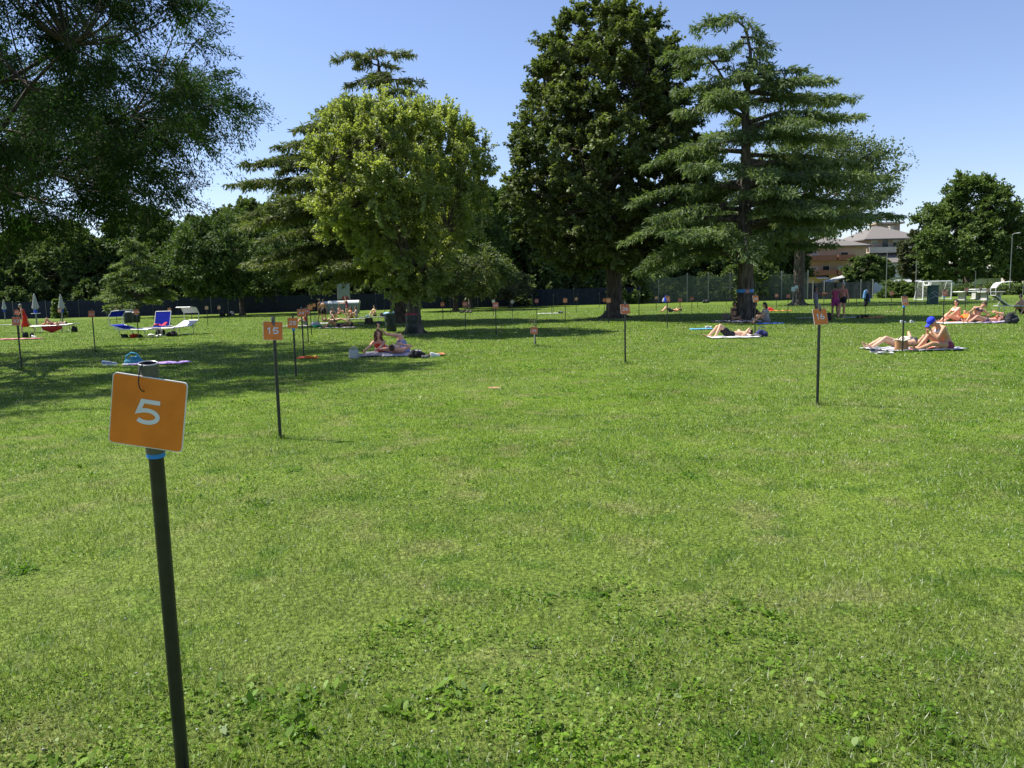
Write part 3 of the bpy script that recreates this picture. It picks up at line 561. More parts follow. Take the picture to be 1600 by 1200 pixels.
# the near sign
TL=math.tan(R(9)); tp=at_y(231.5,568,2.2)
d_=ray(285,1195); k_=(2.2+TL*tp.z-TL*CAM.z)/(d_.y+TL*d_.z); lp=CAM+d_*k_      # second point of the leaning pole
ax=(tp-lp).normalized(); b5=tp-ax*(tp.z/ax.z); zz=(tp-b5).length
s5=sign(b5,zz,'5','nearest and largest sign post in the left foreground, orange plate reading 5',sz=.210,roll=R(7.0),tilt=R(-4),yaw=R(2),big=True,pr=.0215,hz=zz-.137,hx=.0045)
s5.rotation_euler=ax.to_track_quat('Z','Y').to_euler(); s5.rotation_euler=(math.asin(-ax.y),math.atan2(ax.x,ax.z),0)
SG=[ # px of plate, plate top, base px, base py, number, yaw, roll, mat, collar, label tail
 (426.5,500,438,685,'15',24,4,0,0,'orange plate reading 15, second nearest post on the left'),
 (459.5,495,463,592,'25',-6,1,0,1,'orange plate reading 25, just right of the post reading 15'),
 (469.7,482,475,558,'34',12,0,0,0,'orange plate reading 34, rising above the plate reading 25'),
 (482.5,481,482,538,'44',8,0,1,0,'orange plate reading 44, overlapping the row of plates right of 34'),
 (486.3,476,487,523,'52',0,0,0,0,'small orange plate in the left row, partly hidden between its neighbours'),
 (492,474,492.5,503,'64',0,0,0,0,'smallest orange plate of the left row, beside the standing pair'),
 (1283,480.5,1277,633,'16',15,-2,0,0,'orange plate reading 16, nearest post on the right'),
 (981,474,977,569,'26',16,0,1,0,'orange plate reading 26, alone in the sunny middle of the lawn'),
 (1416,462,1410,551,'27',26,2,0,1,'orange plate reading 27 above the wicker bag'),
 (1477.5,453,1473.5,507.5,'37',10,0,1,1,'red-orange plate reading 37 in front of the football goal, blue collar below'),
 (1181,461,1179.5,526.5,'28',20,0,0,0,'orange plate beside the right cedar trunk, above the lying man\'s bag'),
 (27.5,494,34,577,'33',-2,0,1,0,'dark shaded orange plate reading 33, leftmost near post'),
 (143.5,485,149,550,'43',-4,1,1,0,'shaded orange plate standing in the left tree shadow, right of 33'),
 (29.5,484,31,530,'42',0,0,1,0,'bright orange-red plate right above the shaded plate reading 33'),
 (94,482,96.5,518,'53',0,0,2,0,'pale orange plate beside the right-hand closed parasol'),
 (182.5,481,183,508,'63',0,0,2,0,'small orange plate above the blue sun canopy'),
 (214,483,217,532,'45',0,0,1,1,'dark orange plate with blue band in front of the blue lounger'),
 (265,481,267,511,'54',0,0,0,0,'orange plate above the draped white lounger'),
 (297.5,478.5,301,512,'55',0,0,2,0,'orange plate just right of the draped white lounger'),
 (322,478,325,508.5,'65',0,0,2,0,'small orange plate, second right of the draped lounger'),
 (342.5,478,344,504,'75',0,0,2,0,'small orange plate left of the round dark tree\'s trunk'),
 (691.5,472,692.5,506,'66',0,0,1,0,'red-orange plate just right of the maple trunk'),
 (727.5,471,727.7,514,'56',0,0,1,0,'red-orange plate between the low dark tree and the plate reading 46'),
 (775.5,472,775.5,525,'46',-4,0,1,0,'orange-red plate reading 46 at the edge of the maple shadow'),
 (771.5,468,771.5,493.5,'',0,0,3,0,'pale grey plate half hidden behind the plate reading 46'),
 (803,468.5,801,497,'',0,45,3,0,'white diamond-turned plate near the small olive tree'),
 (839,467,839,499.5,'57',0,0,1,0,'red-orange plate straight behind the low plate of the sapling'),
 (883.5,466,883.5,503,'67',0,0,0,0,'orange plate left of the linden in the sunny lawn'),
 (900.5,464.5,900.5,489,'76',0,0,2,0,'small pale orange plate, far, right of the plate reading 67'),
 (950.5,465.5,951,505.5,'58',0,0,0,0,'orange plate in front of the linden trunk'),
 (944.5,466,944.5,492,'68',0,0,0,0,'orange plate peeping out at the left edge of the linden trunk'),
 (1025.5,463,1025.5,485,'77',0,0,2,0,'small far orange plate right of the linden, above the far sunbather\'s feet'),
 (1047.5,462.5,1042.5,514,'47',10,0,0,0,'orange plate with a blue and white bag hanging beside it'),
 (1064.5,465,1062.5,499.5,'59',0,0,1,0,'dark red plate in shade right of the hanging blue bag'),
 (1081,463.5,1081,490,'69',0,0,1,0,'small red-orange plate left of the cedar in front of the tall net'),
 (1213.5,459,1213,482.5,'78',0,0,1,0,'small orange-red plate right of the cedar trunk'),
 (1233,459,1231,492,'79',0,0,1,0,'dark shaded plate left of the grey double trunk'),
 (1289.5,456,1287,486,'48',0,0,0,0,'orange plate held between the two standing girls'),
 (1394.5,455,1392,486.5,'70',0,0,1,0,'small red-orange plate on a round dry patch'),
 (1510,449.5,1508,486.5,'38',10,0,1,0,'red-orange plate in front of the white tables, above the leaning woman'),
 (1531.5,448,1531,472.5,'49',0,0,2,0,'pale orange plate centred over the bright white table'),
 (1544.5,450.5,1542,482,'50',0,0,2,0,'small pale orange plate right of the bright white table'),
 (1355.5,453,1352.5,490,'60',0,0,1,0,'orange plate with clothes hung over its post')]
MS=[M_OR,M_ORR,M_ORD,M_PLATE]; SIGN={}
for (sx,sy,bx,by,tx,yaw,roll,mi,co,lab) in SG:
    b=at(bx,by); h=min(max(top_z(b,sy)+.03,1.12),1.5); hz=h-.03-.1065
    o=sign(b,h,tx,'sign post, '+lab,yaw=R(yaw),roll=R(roll),tilt=R(-12 if yaw>5 else -6),mat=MS[mi],collar=bool(co),hx=(sx-bx-( (by-sy)*-.0)) *0 )
    SIGN[(bx,by)]=o
# bare posts
BP=[(998.5,496,'between the plate reading 26 and the blue hanging bag'),(747,491,'left of the small olive tree'),(832,485,'right of the small olive tree'),(865,487,'by the far white towel'),(872,478,'far, at the dark fence left of the linden'),(903,480,'far, beside the small pale orange plate'),(937,482,'just left of the linden trunk'),(704,490,'right of the maple trunk'),(240.5,502,'right of the two dustbins'),(358,499,'beside the round dark tree\'s trunk'),(601,489,'behind the tree stump'),(613,487,'behind the leaning bin'),(1193,478,'right of the cedar trunk'),(1338,479,'between the standing man and the hung clothes'),(1431,480,'left of the football goal'),(1135,476,'left of the cedar trunk'),(1090,482,'in front of the tall net'),(1302,485,'right of the plate held by the girls'),(822,480.5,'against the dark fence right of the olive tree')]
for bx,by,lab in BP:
    sign(at(bx,by),1.45,'','thin dark post without a plate '+lab,plate=False,name='bare_post',group='bare posts on the lawn')
# ================================================================ FENCES, GOALS, HOUSES, FURNITURE
M_FENCE=P('fence_cloth',(.010,.014,.030),.85,.35,2.5,bump=.4); M_GALV=P('galvanised',(.22,.23,.22),.5,.1,20,metal=.3); M_WHITE=P('white_paint',(.80,.80,.78),.45,.05,8)
M_CONC=P('concrete',(.42,.41,.38),.85,.12,4,bump=.2); M_DARK=P('dark_plastic',(.018,.022,.02),.5,.3,10); M_BLACK=P('black_cloth',(.012,.012,.014),.8,.3,12)
M_NETG=None
def net_mat(name,col,alpha,scale=14):
    m,n,l,b=new_mat(name); b.inputs['Base Color'].default_value=(*col,1); b.inputs['Roughness'].default_value=.8
    tc=n.new('ShaderNodeTexCoord'); no=n.new('ShaderNodeTexNoise'); no.inputs['Scale'].default_value=1.3; no.inputs['Detail'].default_value=4; l.new(tc.outputs['Object'],no.inputs['Vector'])
    r_=n.new('ShaderNodeMapRange'); r_.inputs[1].default_value=.3; r_.inputs[2].default_value=.7; r_.inputs[3].default_value=alpha-.14; r_.inputs[4].default_value=alpha+.14; l.new(no.outputs['Fac'],r_.inputs[0])
    t=n.new('ShaderNodeBsdfTransparent'); ms=n.new('ShaderNodeMixShader'); l.new(r_.outputs[0],ms.inputs[0]); l.new(t.outputs[0],ms.inputs[1]); l.new(b.outputs[0],ms.inputs[2]); l.new(ms.outputs[0],n['Material Output'].inputs['Surface']); return m
M_NETG=net_mat('net_green',(.075,.095,.07),.62)
def fence_run(pts,h,label,pw,cloth,postm,name='fence',sag=.0,post_h=None,cat='fence',group=None):
    t=thing(name,(0,0,0),label,cat,group); cl=MB()
    for i in range(len(pts)-1):
        a=Vector(pts[i]);b=Vector(pts[i+1]); n=6; d=(b-a); L=d.length; nx=Vector((-d.y,d.x,0)).normalized()
        vs=[]
        for j in range(n+1):
            u=j/n; p=a.lerp(b,u)+nx*(.05*math.sin(u*9+i)); zt=h-sag*math.sin(math.pi*u)+.03*math.sin(i*3+u*5)
            vs+=[(p.x,p.y,.02),(p.x,p.y+.012,zt)]
        cl.add(vs,[(2*j,2*j+2,2*j+3,2*j+1) for j in range(n)],True)
    cl.build('netting',cloth,t)
    for p in pts:
        mb=MB(); mb.tube([(p[0],p[1]+.04,-.1),(p[0],p[1]+.04,(post_h or h+.1))],pw,6); mb.build('fence_post',postm,t)
    return t
fl=[]
for i in range(21):
    px=-30+i*51.5; fl.append(tuple(at(px,hor(px)+21.5+(.6 if px<400 else 0))))
fence_run([(x,y,0) for x,y,_ in fl],1.95,'long low fence of dark blue-black cloth at the left far edge of the lawn',.03,M_FENCE,M_GALV,cat='fence')
tn=[tuple(at(px,hor(px)+21.3)) for px in (1000,1029,1074,1107,1141,1180,1221,1262)]
fence_run([(x,y,0) for x,y,_ in tn],3.3,'tall green ball-stop net on grey posts behind the right cedar',.06,M_NETG,M_GALV,name='net_fence',sag=.35,post_h=3.45)
# grey panel fence at the right
pf=[tuple(at(px,468.3-(px-1262)*.012)) for px in (1259,1281,1299,1330,1358,1377)]
fence_run([(x,y+2,0) for x,y,_ in pf],1.95,'dark grey mesh fence with thin posts in front of the pale apartment block',.07,P('mesh_grey',(.022,.028,.03),.95,.2,3,spec=.05),M_GALV,name='panel_fence',post_h=2.2)
def post(px,py,ytop,label,r_=.05,mat=None,name='lamp_post',lamp=True,cat='post',loc=None):
    b=loc or at(px,py); h=top_z(b,ytop); t=thing(name,b,label,cat,None); mb=MB(); mb.tube([(0,0,-.1),(0,0,h*.5),(0,0,h)],[r_,r_*.8,r_*.6],8); mb.build('pole',mat or M_GALV,t)
    if lamp: mb=MB(); mb.tube([(0,0,h-.05),(.12,-.2,h+.08),(.2,-.55,h+.1)],.035,6); mb.box((.22,-.75,h+.08),(.22,.5,.1),bev=.03); mb.build('lamp_head',P('lamp_grey',(.3,.3,.3),.5),t)
    else: mb=MB(); mb.ell((0,0,h),(r_*1.1,r_*1.1,r_),8,m=5); mb.build('cap',M_GALV,t)
    return t
post(1384,467,390,'tall thin grey pole in front of the hip-roofed house',lamp=False,name='tall_pole')
post(1430,466.5,411,'thin grey pole just left of the football goal',lamp=False,name='tall_pole')
post(1577,461,366,'tall lamp post against the dark trees near the right edge',r_=.05,cat='lamp post')
post(1523,462,424,'short thin pole behind the white tables',lamp=False,name='tall_pole',r_=.035)
post(1598,461,438,'thin pole at the right picture edge above the seated person',lamp=False,name='tall_pole',r_=.035)
# goals
def goal(base,w_,h,dep,yaw,label,net=True):
    t=thing('football_goal',base,label,'goal','football goals',rz=yaw); r_=.05
    fr=MB(); fr.tube([(-w_/2,0,-.05),(-w_/2,0,h-.12),(-w_/2+.035,0,h-.035),(-w_/2+.12,0,h),(w_/2-.12,0,h),(w_/2-.035,0,h-.035),(w_/2,0,h-.12),(w_/2,0,-.05)],r_,8); fr.build('front_frame',M_WHITE,t)
    for s in(-1,1):
        b_=MB(); b_.tube([(s*w_/2,0,h),(s*w_/2,dep*.45,h-.02),(s*w_/2,dep*.55,h-.12),(s*w_/2,dep,.05),(s*w_/2,0,.05)],.03,6); b_.build('side_frame',M_WHITE,t)
    b_=MB(); b_.tube([(-w_/2,dep*.5,h-.05),(w_/2,dep*.5,h-.05)],.025,6); b_.tube([(-w_/2,dep,.05),(w_/2,dep,.05)],.025,6); b_.build('rear_bar',M_WHITE,t)
    if net:
        nb=MB(); 
        def prof(u):   # from the bar over the back to the ground
            if u<.25: return (dep*.5*u/.25,h-.05*u/.25)
            v=(u-.25)/.75; return (dep*.5+dep*.5*v,(h-.05)*(1-v)+.05)
        for i in range(int(w_/.14)+1):
            x=-w_/2+i*.14; nb.tube([(x,prof(u/8)[0]+.04*math.sin(i+u),prof(u/8)[1]) for u in range(9)],.004,3,caps=False)
        for j in range(20):
            y,z=prof(j/19); nb.tube([(-w_/2,y,z),(0,y+.03,z-.03),(w_/2,y,z)],.004,3,caps=False)
        for s in(-1,1):
            for j in range(1,14):
                z=h*j/14; yb=dep*.5+dep*.5*(1-z/h); nb.tube([(s*w_/2,0,z),(s*w_/2,yb,z)],.004,3,caps=False)
            for j in range(1,9): y=dep*j/9; nb.tube([(s*w_/2,y,0.03),(s*w_/2,y,h if y<dep*.5 else h*(1-(y-dep*.5)/(dep*.5)))],.004,3,caps=False)
        nb.build('net',P('net_white',(.5,.5,.48),.8),t)
    return t
gb=at(1464,468.5); goal(gb,2.95,top_z(gb,439.5),1.3,R(8),'white football goal with net at the right, behind the dark green box')
gb=at(1148,470.5); goal(gb,2.9,top_z(gb,449),1.2,R(-12),'white football goal half hidden by the right cedar trunk',net=False)
# --- tall dark green box
b=at(1457,475); h=top_z(b,447); t=thing('sports_box',b,'tall dark green box with pale scribbled marks in front of the right football goal','box',rz=R(6))
M_GB=P('box_green',(.015,.055,.045),.5,.15,3)
mb=MB(); mb.box((0,0,h/2),(.68,.45,h),bev=.03); mb.build('body',M_GB,t)
mb=MB(); mb.box((0,0,h+.02),(.72,.49,.05),bev=.015); mb.build('lid',M_GB,t)
mb=MB()
for k,(z,a) in enumerate([(.62,.10),(.5,.14),(.38,-.1)]):
    mb.tube([(-.30+.12*i,-.2285,h*z+a*math.sin(i*.75+k)) for i in range(6)],.011,4)
mb.build('scribble_mark',P('mark_white',(.6,.62,.6),.7),t)
# --- white concrete tables
def slab_table(px,py,w_,d_,h,label,yaw=0,mat=None):
    b=at(px,py); t=thing('outdoor_table',b,label,'table','white tables beyond the right sunbathers',rz=yaw)
    mb=MB(); mb.box((0,0,h),(w_,d_,.07),bev=.02); mb.build('tabletop',mat or M_WHITE,t)
    for s in(-1,1):
        mb=MB(); x=s*w_*.32; mb.box((x,0,(h-.04)/2),(.12,d_*.75,h-.04),bev=.02); mb.box((x,0,.05),(.34,d_*.8,.1),bev=.02); mb.build('leg',M_CONC,t)
slab_table(1517,469,2.6,1.3,.76,'left and lower white table right of the football goal',R(5))
slab_table(1531,467.5,1.5,1.2,.92,'bright white middle table, highest of the white tables',R(-4))
slab_table(1548,469.5,1.9,1.0,.72,'grey table at the right end of the white tables',R(8),M_CONC)
# --- parasols
M_CANV=P('canvas_grey',(.46,.46,.43),.85,.12,8,stretch=(4,4,.4)); M_BLUE=P('blue_cover',(.015,.055,.42),.6,.2,8)
def parasol(px,py,ytop,label,tab,sc_=1):
    b=at(px,py); h=top_z(b,ytop); t=thing('closed_parasol',b,label,'parasol','closed parasols by the left fence')
    mb=MB(); mb.tube([(0,0,-.1),(0,0,1.0)],.05,10); mb.tube([(0,0,1.0),(0,0,h)],.022,8); mb.build('pole',M_GALV,t)
    n=32; rows=[(h-.02,.025),(h-.10,.05),(h*.80,.10),(h*.66,.15),(h*.555,.18)]; vs=[];fs=[]
    for z,r_ in rows:
        for k in range(n):
            a=2*math.pi*k/n; rr=r_*(1+.38*math.cos(8*a))*(1+.1*math.sin(3*a)); vs.append((rr*math.cos(a),rr*math.sin(a),z+(.06*math.cos(8*a)+.05*math.sin(2*a) if z==rows[-1][0] else 0)))
    for i in range(4):
        for k in range(n): fs.append((i*n+k,(i+1)*n+k,(i+1)*n+(k+1)%n,i*n+(k+1)%n))
    mb=MB(); mb.add(vs,fs,True); mb.build('canopy',M_CANV,t)
    mb=MB(); mb.ell((0,0,h),(.035,.035,.05),8); mb.build('finial',M_WHITE,t)
    mb=MB(); mb.tube([(0,0,h*.42),(0,0,h*.5),(0,0,h*.56)],[.10,.13,.10],12); mb.build('tie_cover',M_BLUE,t)
    if tab: mb=MB(); mb.tube([(0,0,h*.405),(0,0,h*.42)],.3,20,smooth=False); mb.build('tray',M_WHITE,t)
parasol(8.5,501,469,'leftmost closed grey parasol with blue tie cover by the fence',0)
parasol(58,510.5,460,'middle closed parasol, the largest, with a round white tray on its pole',1)
parasol(98.5,508,461,'right-hand closed parasol beside the sunbather on the red lounger',0)
# --- loungers
M_LBL=P('lounger_blue',(.006,.02,.30),.85,.15,10,spec=.1); M_LWH=P('lounger_white',(.62,.63,.62),.6,.06,6); M_ALU=P('aluminium',(.62,.62,.60),.4,.05,20,metal=.35); M_LNV=P('lounger_navy',(.02,.035,.09),.6,.15,10)
def lounger(loc,yaw,label,fab,back=35,canopy=None,Lg=1.9,towel=None,group='aluminium loungers on the lawn'):
    """head towards +x"""
    t=thing('sun_lounger',loc,label,'sun lounger',group,rz=yaw); W=.62; h=.36; xb=.42; t.scale=(1.12,1.15,1.12)
    fr=MB()
    for s in(-1,1): fr.tube([(-Lg/2,s*W/2,h-.02),(xb,s*W/2,h),(Lg/2-.1,s*W/2,h)],.022,6)
    fr.tube([(-Lg/2,-W/2,h-.02),(-Lg/2,W/2,h-.02)],.022,6); fr.tube([(Lg/2-.1,-W/2,h),(Lg/2-.1,W/2,h)],.022,6); fr.build('frame',M_ALU,t)
    for x in(-Lg/2+.25,Lg/2-.3):
        lg=MB(); lg.tube([(x,-W/2,h),(x-.06,-W/2,.02),(x-.06,W/2,.02),(x,W/2,h)],.018,6); lg.build('leg',M_ALU,t)
    mb=MB(); n=8; vs=[]
    for i in range(n+1):
        x=-Lg/2+.03+(xb+Lg/2-.05)*i/n; zz=h+.012-.035*math.sin(math.pi*i/n)
        vs+=[(x,-W/2,zz),(x,W/2,zz),(x,-W/2,zz+.012),(x,W/2,zz+.012)]
    mb.add(vs,[(4*i,4*i+4,4*i+5,4*i+1) for i in range(n)]+[(4*i+2,4*i+3,4*i+7,4*i+6) for i in range(n)]+[(4*i,4*i+2,4*i+6,4*i+4) for i in range(n)]+[(4*i+1,4*i+5,4*i+7,4*i+3) for i in range(n)],True); mb.build('seat_fabric',fab,t)
    bl_=.72; a=R(back); bx=xb+bl_*math.cos(a); bz=h+bl_*math.sin(a)
    mb=MB()
    for s in(-1,1): mb.tube([(xb,s*W/2,h+.01),(bx,s*W/2,bz)],.022,6)
    mb.tube([(bx,-W/2,bz),(bx,W/2,bz)],.022,6); 
    if back>10: mb.tube([(xb+.45*math.cos(a),W/2,h+.45*math.sin(a)),(xb+.5,W/2,h)],.012,5)
    mb.build('back_frame',M_ALU,t)
    mb=MB(); mb.box(((xb+bx)/2,0,(h+bz)/2+.012),(bl_-.04,W,.014),rot=Matrix.Rotation(-a,3,'Y')); mb.build('back_fabric',fab,t)
    if canopy:
        cf,ct=canopy; mb=MB(); x0=bx; z1=bz+.42
        for s in(-1,1): mb.tube([(x0,s*W/2,bz),(x0+.02,s*(W/2+.02),z1-.1),(x0-.18,s*(W/2+.02),z1+.13),(x0-.62,s*(W/2+.02),z1+.16)],.018,6)
        mb.tube([(x0-.62,-W/2,z1+.16),(x0-.62,W/2,z1+.16)],.018,6); mb.build('canopy_frame',M_ALU,t)
        mb=MB(); vs=[]
        for x,z in ((x0+.02,z1-.1),(x0-.08,z1+.06),(x0-.18,z1+.13),(x0-.62,z1+.16)): vs+=[(x,-W/2-.03,z+.016),(x,W/2+.03,z+.016)]
        vs+=[(v[0],v[1],v[2]-.012) for v in vs]; q=[(0,1,3,2),(2,3,5,4),(4,5,7,6)]; mb.add(vs,q+[tuple(i+8 for i in f) for f in q],True); mb.build('canopy',cf,t)
    return t
pA=at(207,529); lounger((pA.x,pA.y+.5,0),R(158),'blue lounger with raised blue sun canopy at its left end, in front of the dustbins',M_LBL,14,(M_LBL,0))
pB=at(224,526.5); lounger((pB.x+.1,pB.y+1.4,0),R(96),'second blue lounger with its backrest up and a red cloth on it',M_LBL,62)
pC=at(266,525.5); lounger((pC.x-.02,pC.y+1.0,0),R(84),'white lounger under a pale draped sun canopy, right of the blue loungers',M_LWH,18,(P('canopy_pale',(.5,.5,.52),.8),0))
pD=at(79,520); L4=lounger((pD.x,pD.y+.3,0),R(2),'lounger draped with a dark red towel, a woman lying on it, by the closed parasols',M_LWH,5)
pE=at(1585,491); lounger((pE.x+.35,pE.y+.3,0),R(165),'navy lounger with white raised frame, cut by the right picture edge',M_LNV,40,(P('navy_canopy',(.6,.6,.58),.7),0))
# --- bins
M_BIN=P('bin_green_black',(.018,.026,.024),.5,.35,8); 
def drum_bin(px,py,ytop,w_,label,lidm,tilt=(0,0),name='litter_bin',group='litter bins on the lawn'):
    b=at(px,py); h=top_z(b,ytop); r_=w_/2/FPX*b.y; t=thing(name,b,label,'bin',group); t.rotation_euler=(R(tilt[0]),R(tilt[1]),0)
    mb=MB(); rows=[(0,.88),(.03,.94),(h*.33,.97),(h*.36,1.0),(h*.39,.97),(h*.63,.98),(h*.66,1.02),(h*.69,.98),(h*.9,1.0)]; mb.tube([(0,0,z) for z,_ in rows],[r_*q for _,q in rows],20); mb.build('drum',M_BIN,t)
    mb=MB(); mb.tube([(0,0,h*.9),(0,0,h*.93),(0,0,h*.95),(0,0,h*.985),(0,0,h)],[r_*1.02,r_*1.06,r_*1.03,r_*.9,r_*.6],20); mb.build('lid',lidm,t)
    mb=MB(); 
    for s in(-1,1): mb.tube([(s*r_*.98,-.04,h*.78),(s*(r_+.035),0,h*.78),(s*r_*.98,.04,h*.78)],.01,5)
    mb.build('handle',M_DARK,t)
drum_bin(612,518,487,17,'dark bin with pale blue lid, leaning, left of the maple trunk',P('lid_blue',(.22,.40,.62),.5),(0,-6))
drum_bin(643.5,522,489,18,'dark bin with dull red lid standing against the maple trunk',P('lid_red',(.28,.05,.06),.5))
drum_bin(200.5,505,486.5,12,'left one of two dark dustbins with grey lids behind the blue lounger',P('lid_grey',(.45,.47,.45),.5))
drum_bin(212.5,504,487,12.5,'right one of two dark dustbins with grey lids behind the blue lounger',P('lid_grey2',(.40,.42,.40),.5))
# --- tree stump
b=at(576.5,506.5); h=top_z(b,497); t=thing('tree_stump',b,'dark tree stump in grass left of the leaning bin','stump')
mb=MB(); mb.tube([(0,0,-.05),(0,0,.05),(0,0,.2),(0,0,h)],[.30,.25,.22,.21],18)
for k in range(18): a=2*math.pi*k/18; mb.tube([(.29*math.cos(a),.29*math.sin(a),-.03),(.225*math.cos(a),.225*math.sin(a),.15),(.21*math.cos(a),.21*math.sin(a),h-.02)],.022,5)
mb.build('bark',BARK,t); mb=MB(); mb.tube([(0,0,h),(0,0,h+.006)],.2,18); mb.build('cut_face',P('cut_wood',(.16,.12,.08),.8,.3,30),t)
# --- grey containers behind the children
M_CG=P('container_grey',(.20,.24,.22),.6,.12,3); M_CL=P('container_lid',(.55,.56,.53),.45,.08,5)
def container(px,py,w_,ytop,label,white,yaw=0):
    b=at(px,py); h=top_z(b,ytop); t=thing('waste_container',b,label,'container','grey containers at the far fence',rz=yaw); d=.95
    mb=MB(); vs=[(-w_/2*.86,-d*.4,.12),(w_/2*.86,-d*.4,.12),(w_/2*.86,d*.4,.12),(-w_/2*.86,d*.4,.12),(-w_/2,-d/2,h*.78),(w_/2,-d/2,h*.78),(w_/2,d/2,h*.78),(-w_/2,d/2,h*.78)]
    mb.add(vs,[(0,3,2,1),(4,5,6,7),(0,1,5,4),(1,2,6,5),(2,3,7,6),(3,0,4,7)])
    for k in range(4): mb.box((-w_*.33+k*w_*.22,-d*.46,h*.45),(.04,.05,h*.55),rot=Matrix.Rotation(R(8),3,'X'))
    mb.build('tub',M_CG,t)
    mb=MB(); n=10; vs=[]
    for i in range(n+1): a=math.pi*i/n; vs+=[(-w_/2-.02,-math.cos(a)*d*.52,h*.78+math.sin(a)*h*.22),(w_/2+.02,-math.cos(a)*d*.52,h*.78+math.sin(a)*h*.22)]
    mb.add(vs,[(2*i,2*i+1,2*i+3,2*i+2) for i in range(n)]+[tuple(2*i for i in range(n,-1,-1)),tuple(2*i+1 for i in range(n+1))],False); mb.build('lid',M_WHITE if white else M_CL,t)
    for sx in(-1,1):
        for sy in(-1,1): mb=MB(); mb.tube([(sx*w_*.38-.03,sy*d*.3,.075),(sx*w_*.38+.03,sy*d*.3,.075)],.075,10,smooth=False); mb.build('wheel',M_DARK,t)
container(511,490.5,.95,471,'left grey container, partly behind the standing pair of boys',0)
container(528,490.5,1.65,470,'middle grey container with a pale rounded lid below the basketball board',0)
container(552.5,490,1.2,469,'right grey container with a bright white lid',1)
# --- basketball board
b=at(532,488); b.y+=2.0; t=thing('basketball_hoop',b,'pale basketball backboard with a red half disc, above the grey containers','basketball hoop')
zb_=top_z(b,467.5); zt_=top_z(b,442); W2=18.5/2/FPX*b.y
mb=MB(); mb.box((0,0,(zb_+zt_)/2),(2*W2,.05,zt_-zb_),bev=.01); mb.build('backboard',P('board_grey',(.33,.38,.33),.6,.08,4),t)
for s in(-1,1): mb=MB(); mb.tube([(s*W2*1.02,.06,-.1),(s*W2*1.02,.06,zt_)],.045,8); mb.build('post',M_GALV,t)
mb=MB(); o=[(math.cos(math.pi*i/14)*W2*.62,-.03,zb_+.02+math.sin(math.pi*i/14)*W2*.52) for i in range(15)]; o2=[(x,-.045,z) for x,_,z in o]; mb.add(o+o2,[tuple(range(29,14,-1))]+[(i,i+1,16+i,15+i) for i in range(14)]); mb.build('half_disc',P('red_disc',(.50,.05,.06),.6),t).location=(W2*.28,0,0)
# --- notice papers on the twin trunk
for k,(px,py,s_) in enumerate([(1239.5,451.5,.32),(1244.5,448.5,.24)]):
    p=at_y(px,py,(at(1247,477).y)-.75); mb=MB(); mb.box((0,0,0),(s_,.012,s_*1.1)); 
    t=thing('notice_board',(p.x,p.y,0),['larger pale blue notice on a stake left of the grey double trunk','smaller pale notice on a stake, upper right of the other notice'][k],'notice','pale notices by the grey double trunk')
    mb.build('panel',P('paper_blue%d'%k,(.45,.58,.62),.6),t,(0,0,p.z)); mb=MB(); mb.tube([(0,.02,-.05),(0,.02,p.z+.1)],.018,6); mb.build('stake',M_GALV,t)
# blue band and plate on the cedar trunk
b=pc; mb=MB(); z0=top_z(pc,454.5); mb.tube([(0,0,z0-.08),(0,0,z0+.08)],.40,20,caps=False); tag(mb.build('trunk_band',M_COLLAR),'bright blue band tied round the right cedar trunk','band').location=b+Vector((-.01,0,0))
p=at_y(1168,455,pc.y-.42); t=thing('numbered_plate',(p.x,p.y,p.z),'faded red plate fixed on the right cedar trunk beside the blue band','plate'); plate_mb(.21,.012,-.003,.003).build('plate',M_PLATE,t); plate_mb(.205,.01,-.005,-.0035).build('face',P('faded_red',(.28,.10,.08),.6),t); numerals('38',.08,.07,-.006,.014).build('numeral',M_NUM,t)
# --- sapling with low plate 36
b=at(835,541.5); h=top_z(b,499); t=thing('sapling',b,'young staked sapling with bare twigs and white tape on its thin stem','tree')
mb=MB(); mb.tube([(0,0,-.05),(.01,0,.4),(-.01,0,h-.2),(.03,0,h)],[.02,.017,.013,.006],6); mb.build('trunk',P('birch_pale',(.42,.42,.36),.8,.3,15),t)
mb=MB(); mb.tube([(.03,.03,-.05),(.03,.03,.5)],.018,6); mb.build('stake',BARK,t)
g2=random.Random(3); mb=MB()
for k in range(9):
    z=h-.02-.03*k; a=g2.uniform(0,6.3); mb.tube([(.02,0,z),(.08*math.cos(a),.08*math.sin(a),z+.05),(.17*math.cos(a),.17*math.sin(a),z+.04)],.006,4)
mb.build('twig',BARK,t)
lp=[];ld=[]
for k in range(150): a=g2.uniform(0,6.3); r_=g2.uniform(.04,.24); lp.append((r_*math.cos(a),r_*math.sin(a),h-.2+g2.uniform(0,.24))); ld.append((g2.gauss(0,1),g2.gauss(0,1),g2.gauss(0,.6)))
V,Fq=leaf_quads(np.array(lp),np.array(ld),np.array([[0,0.2,1.0]]*150),np.full(150,.05),np.full(150,.03)); np_mesh('leaf_tuft',V,Fq,L_MID,g2.random() and np.random.default_rng(1).uniform(0,1,150),t)
t=thing('hanging_number_plate',(b.x,b.y,0),'low red-orange plate reading 36 tied to the pale sapling stem','plate'); hz=top_z(b,516.3)
pl=plate_mb(.213,.012,-.0025,.0025).build('plate',M_PLATE,t,(0,-.035,hz)); pl.rotation_euler=(R(-8),R(6),R(14)); plate_mb(.207,.011,-.0034,-.0027).build('face',M_ORR,pl); numerals('36',.072,.066,-.0042,.013).build('numeral',M_NUM,pl)
